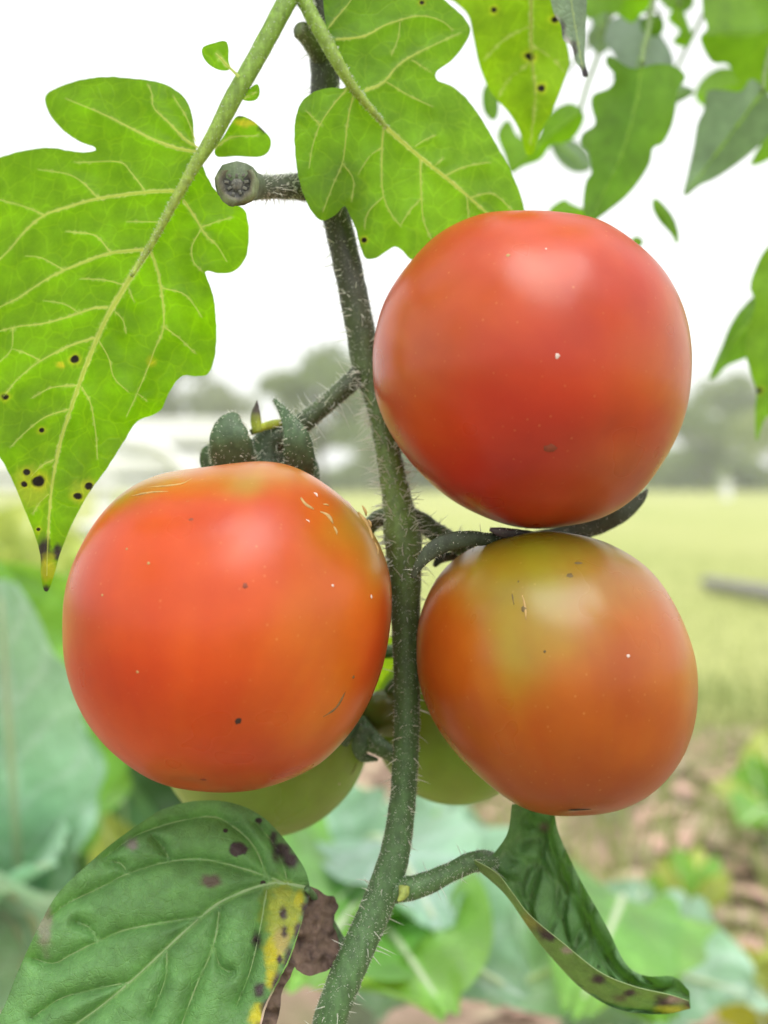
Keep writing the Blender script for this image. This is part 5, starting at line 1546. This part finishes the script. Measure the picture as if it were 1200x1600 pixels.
stem_part("pedicel", [(560, 1040, .312, 9), (590, 1020, .318, 10), (630, 1020, .322, 12), (655, 1040, .322, 12)], t5, [LO2, LO2], seed=35)
for k in range(4):
    a = -2.6 + k * 0.8
    sepal(t5, [(652, 1042, .318), (652 + 26 * math.cos(a), 1042 - 26 * math.sin(a), .313), (652 + 55 * math.cos(a), 1042 - 55 * math.sin(a), .311)], (7, 9, 2), short=0, seed=80 + k)
t6 = tomato("tiny dark green tomato peeping out left of the stem between the big ones", 612, 1070, .306)
sil = np.c_[611 + 45 * np.cos(th_), 1112 + 40 * np.sin(th_)]
tomato_fruit(t6, 611, 1112, .308, sil, (-0.4, 0.85, -0.2), paint((0.11, 0.15, 0.02), [], 16.0), nlat=50, nlon=70, seed=6)
stem_part("pedicel", [(634, 1060, .285, 6), (622, 1060, .296, 6), (606, 1078, .306, 7)], t6, [LO2, LO2], seed=36)

# ------------------------------------------------------------------ second tomato plant, out of focus, upper right
sb2 = U(1420, 2300, .5)
plant2 = empty("tomato_plant", (float(sb2[0]), float(sb2[1]), 0), "out-of-focus tomato plant whose leaves hang in at the upper right", "tomato plant", "tomato plants")
top2 = U(1330, -420, .46)
C = catmull([np.array([sb2[0], sb2[1], 0]), np.array([sb2[0] + .01, sb2[1], .3]), U(1400, 700, .48), U(1380, 200, .47), top2], n=60)
V, F, *_ = tube_geo(C, np.linspace(.006, .004, 60), 12, bump=.1)
link("stem", mesh_np("stem", V, F, True, np.tile(LO2, (len(V), 1))), plant2, M_STEM)
BU = (0.12, 0.24, 0.03); BT = (0.28, 0.62, 0.004)


def back_leaf(out, d, midl, cols=(BU, BT), gx=0.0, gy=0.0, stalk=None, seed=0, label=None, mat=None, sp=7.0, wave=0.006, spots=(), fk=0.01, holes=None):
    if stalk and seed < 114:
        c0 = np.mean(np.array(out, float), 0)
        out = [tuple(c0 + (np.array(p) - c0) * 1.13) for p in out]
        midl = [tuple(c0 + (np.array(p) - c0) * 1.13) for p in midl]
    o = traced_leaf(plant2, "leaf", out, plane(d, out[0][0], out[0][1], gx, gy, fold=np.array(midl, float), fk=fk), [(midl, 2.8, 0.8)], mat or M_LEAF_BACK, *cols, spacing=sp, puff=-0.001, wave=wave, vmat=M_VEIN_BACK, vein_cols=((0.2, 0.32, 0.06), (0.40, 0.70, 0.05)), seed=seed, spots=spots, label=label)
    if stalk:
        stem_part("petiole", [(midl[0][0], midl[0][1], d, 3)] + [(x, y, dd, w) for x, y, dd, w in stalk], plant2, [(0.15, 0.24, 0.06)] * 2, seed=seed, step=10)
    return o


PALE = ((0.21, 0.30, 0.20), (0.16, 0.30, 0.08)); DARKG = ((0.10, 0.19, 0.04), (0.20, 0.46, 0.008)); SILV = ((0.34, 0.42, 0.38), (0.2, 0.3, 0.2))
top_joint = (1330, -420, .46, 7)
back_leaf([(985, 118), (1020, 112), (1045, 115), (1060, 130), (1048, 150), (1046, 175), (1040, 200), (1028, 222), (1015, 228), (1010, 250), (995, 275), (978, 295), (960, 310), (940, 325), (925, 335), (918, 310), (922, 275), (930, 262), (926, 235), (915, 222), (918, 208), (935, 195), (930, 172), (932, 155), (955, 145), (962, 128), (950, 112), (955, 100)],
          .37, [(1000, 112), (990, 170), (970, 240), (930, 325)], DARKG, gx=.004, stalk=[(1010, 60, .38, 4), (1060, -80, .40, 5), top_joint], seed=101, label="dark green lobed leaf hanging above the red tomato")
back_leaf([(955, 40), (985, 30), (1010, 38), (1030, 60), (1045, 90), (1040, 120), (1010, 135), (980, 140), (962, 120), (965, 90), (950, 65)], .45, [(1015, 38), (1000, 90), (985, 138)], SILV, stalk=[(1030, -40, .45, 4), top_joint], seed=102, label="silvery blurred leaf between the green ones")
back_leaf([(1108, 150), (1130, 148), (1155, 150), (1170, 132), (1190, 150), (1205, 175), (1200, 200), (1180, 225), (1150, 250), (1120, 270), (1098, 280), (1076, 295), (1082, 262), (1090, 225), (1095, 195), (1104, 175)], .39, [(1185, 150), (1140, 210), (1080, 290)], PALE, gx=.004, stalk=[(1200, 90, .4, 4), (1240, -60, .43, 5), top_joint], seed=103, label="pale grey-green triangular leaf at the upper right")
back_leaf([(1102, 60), (1112, 45), (1105, 20), (1110, -20), (1150, -60), (1230, -60), (1260, 40), (1240, 120), (1200, 136), (1175, 130), (1155, 118), (1140, 95), (1118, 92)], .40, [(1250, -30), (1190, 50), (1110, 55)], (BU, (0.27, 0.56, 0.01)), stalk=[(1290, -120, .43, 5), top_joint], seed=104, label="bright green leaf in the upper corner")
back_leaf([(915, -25), (960, -40), (1015, -30), (1018, 0), (1000, 18), (985, 32), (965, 20), (945, 18), (922, 25)], .42, [(1005, -30), (975, 0), (965, 20)], (BU, BT), stalk=[(1040, -120, .43, 4), top_joint], seed=105)
back_leaf([(1003, 35), (1015, 25), (1032, 28), (1035, 45), (1025, 55), (1008, 50)], .44, [(1030, 28), (1010, 48)], DARKG, stalk=[(1045, -40, .44, 2), top_joint], seed=106, sp=5)
back_leaf([(1046, 32), (1056, 15), (1066, 18), (1075, 40), (1080, 58), (1068, 70), (1052, 62), (1062, 48)], .46, [(1060, 15), (1072, 60)], (BU, BT), stalk=[(1085, -60, .46, 2), top_joint], seed=107, sp=5)
back_leaf([(1040, 140), (1060, 132), (1085, 142), (1070, 155), (1048, 162)], .43, [(1042, 150), (1080, 143)], PALE, seed=108, sp=5)
back_leaf([(755, 140), (768, 128), (778, 150), (778, 180), (768, 188), (755, 170)], .40, [(765, 130), (768, 185)], DARKG, seed=109, sp=5)
back_leaf([(785, 210), (800, 190), (815, 215), (840, 215), (850, 190), (870, 172), (890, 168), (905, 185), (895, 210), (880, 222), (860, 225), (845, 245), (820, 255), (803, 264), (795, 240)], .42, [(898, 180), (850, 218), (806, 260)], (BU, BT), seed=110, stalk=[(930, 100, .43, 3), (1000, -60, .44, 4), top_joint], sp=6, label="lobed green leaf behind the yellow-green spotted one")
back_leaf([(858, 328), (880, 312), (892, 318), (910, 325), (925, 322), (930, 340), (900, 350), (865, 345)], .40, [(930, 330), (870, 332)], (BU, BT), seed=111, sp=5)
back_leaf([(1022, 310), (1035, 318), (1052, 340), (1060, 365), (1058, 382), (1048, 365), (1030, 345), (1020, 325)], .38, [(1024, 313), (1045, 345), (1057, 378)], DARKG, seed=112, sp=4, fk=0.0, wave=0.0)
back_leaf([(986, 376), (994, 369), (1004, 375), (1002, 384), (990, 385)], .38, [(988, 374), (1002, 380)], DARKG, seed=113, sp=3.5, fk=0, wave=0)
back_leaf([(1172, 450), (1180, 420), (1200, 385), (1240, 360), (1290, 420), (1290, 520), (1250, 600), (1215, 640), (1195, 655), (1182, 690), (1180, 640), (1182, 610), (1172, 580), (1165, 550), (1168, 520), (1175, 495), (1180, 470)], .37, [(1270, 400), (1225, 520), (1183, 685)], (BU, (0.28, 0.56, 0.01)), seed=114, stalk=[(1320, 250, .40, 5), (1385, 200, .47, 6)], spots=[(1185, 610, 5)], label="bright green leaf reaching in from the edge beside the red tomato")
back_leaf([(1185, 465), (1160, 480), (1140, 510), (1128, 540), (1115, 570), (1108, 592), (1120, 588), (1136, 572), (1165, 560), (1190, 545)], .42, [(1190, 480), (1150, 530), (1112, 588)], DARKG, seed=115, stalk=[(1300, 330, .43, 4), (1388, 300, .475, 6)], label="dark green leaf behind the bright one at the edge")
back_leaf([(1205, 205), (1195, 215), (1180, 240), (1172, 258), (1190, 255), (1210, 240)], .43, [(1208, 208), (1176, 256)], (BU, BT), seed=116, sp=5)

for k, (o_, d_, m_, c_, st_) in enumerate([
    ([(735, 0), (760, -30), (800, -20), (790, 30), (770, 70), (745, 55)], .50, [(770, -20), (760, 60)], (BU, BT), [(800, -120, .5, 3)]),
    ([(905, 5), (935, -15), (955, 10), (945, 40), (955, 70), (935, 85), (915, 60), (925, 35)], .52, [(935, -10), (938, 80)], PALE, [(990, -90, .5, 3)]),
    ([(1025, -20), (1060, -30), (1085, 0), (1070, 20), (1040, 12)], .50, [(1075, -20), (1040, 10)], DARKG, [(1100, -90, .49, 3)]),
    ([(1085, 150), (1100, 120), (1130, 105), (1165, 115), (1175, 150), (1140, 175), (1105, 170)], .52, [(1170, 125), (1095, 150)], (BU, BT), [(1230, 40, .5, 3)]),
    ([(985, 140), (1005, 120), (1040, 130), (1058, 160), (1040, 190), (1010, 185), (990, 165)], .48, [(1050, 140), (995, 150)], PALE, [(1080, 60, .48, 3)]),
    ([(860, 225), (885, 215), (915, 232), (925, 262), (900, 270), (875, 255)], .50, [(870, 222), (915, 262)], PALE, [(840, 170, .5, 2)]),
    ([(1170, 15), (1200, 0), (1240, 20), (1240, 90), (1205, 105), (1180, 70)], .5, [(1235, 10), (1185, 80)], DARKG, [(1290, -60, .48, 3)])]):
    back_leaf(o_, d_, m_, c_, stalk=st_ + [top_joint], seed=130 + k, sp=6, wave=.008)

# every part's names and group bookkeeping done; nothing is loaded from disk
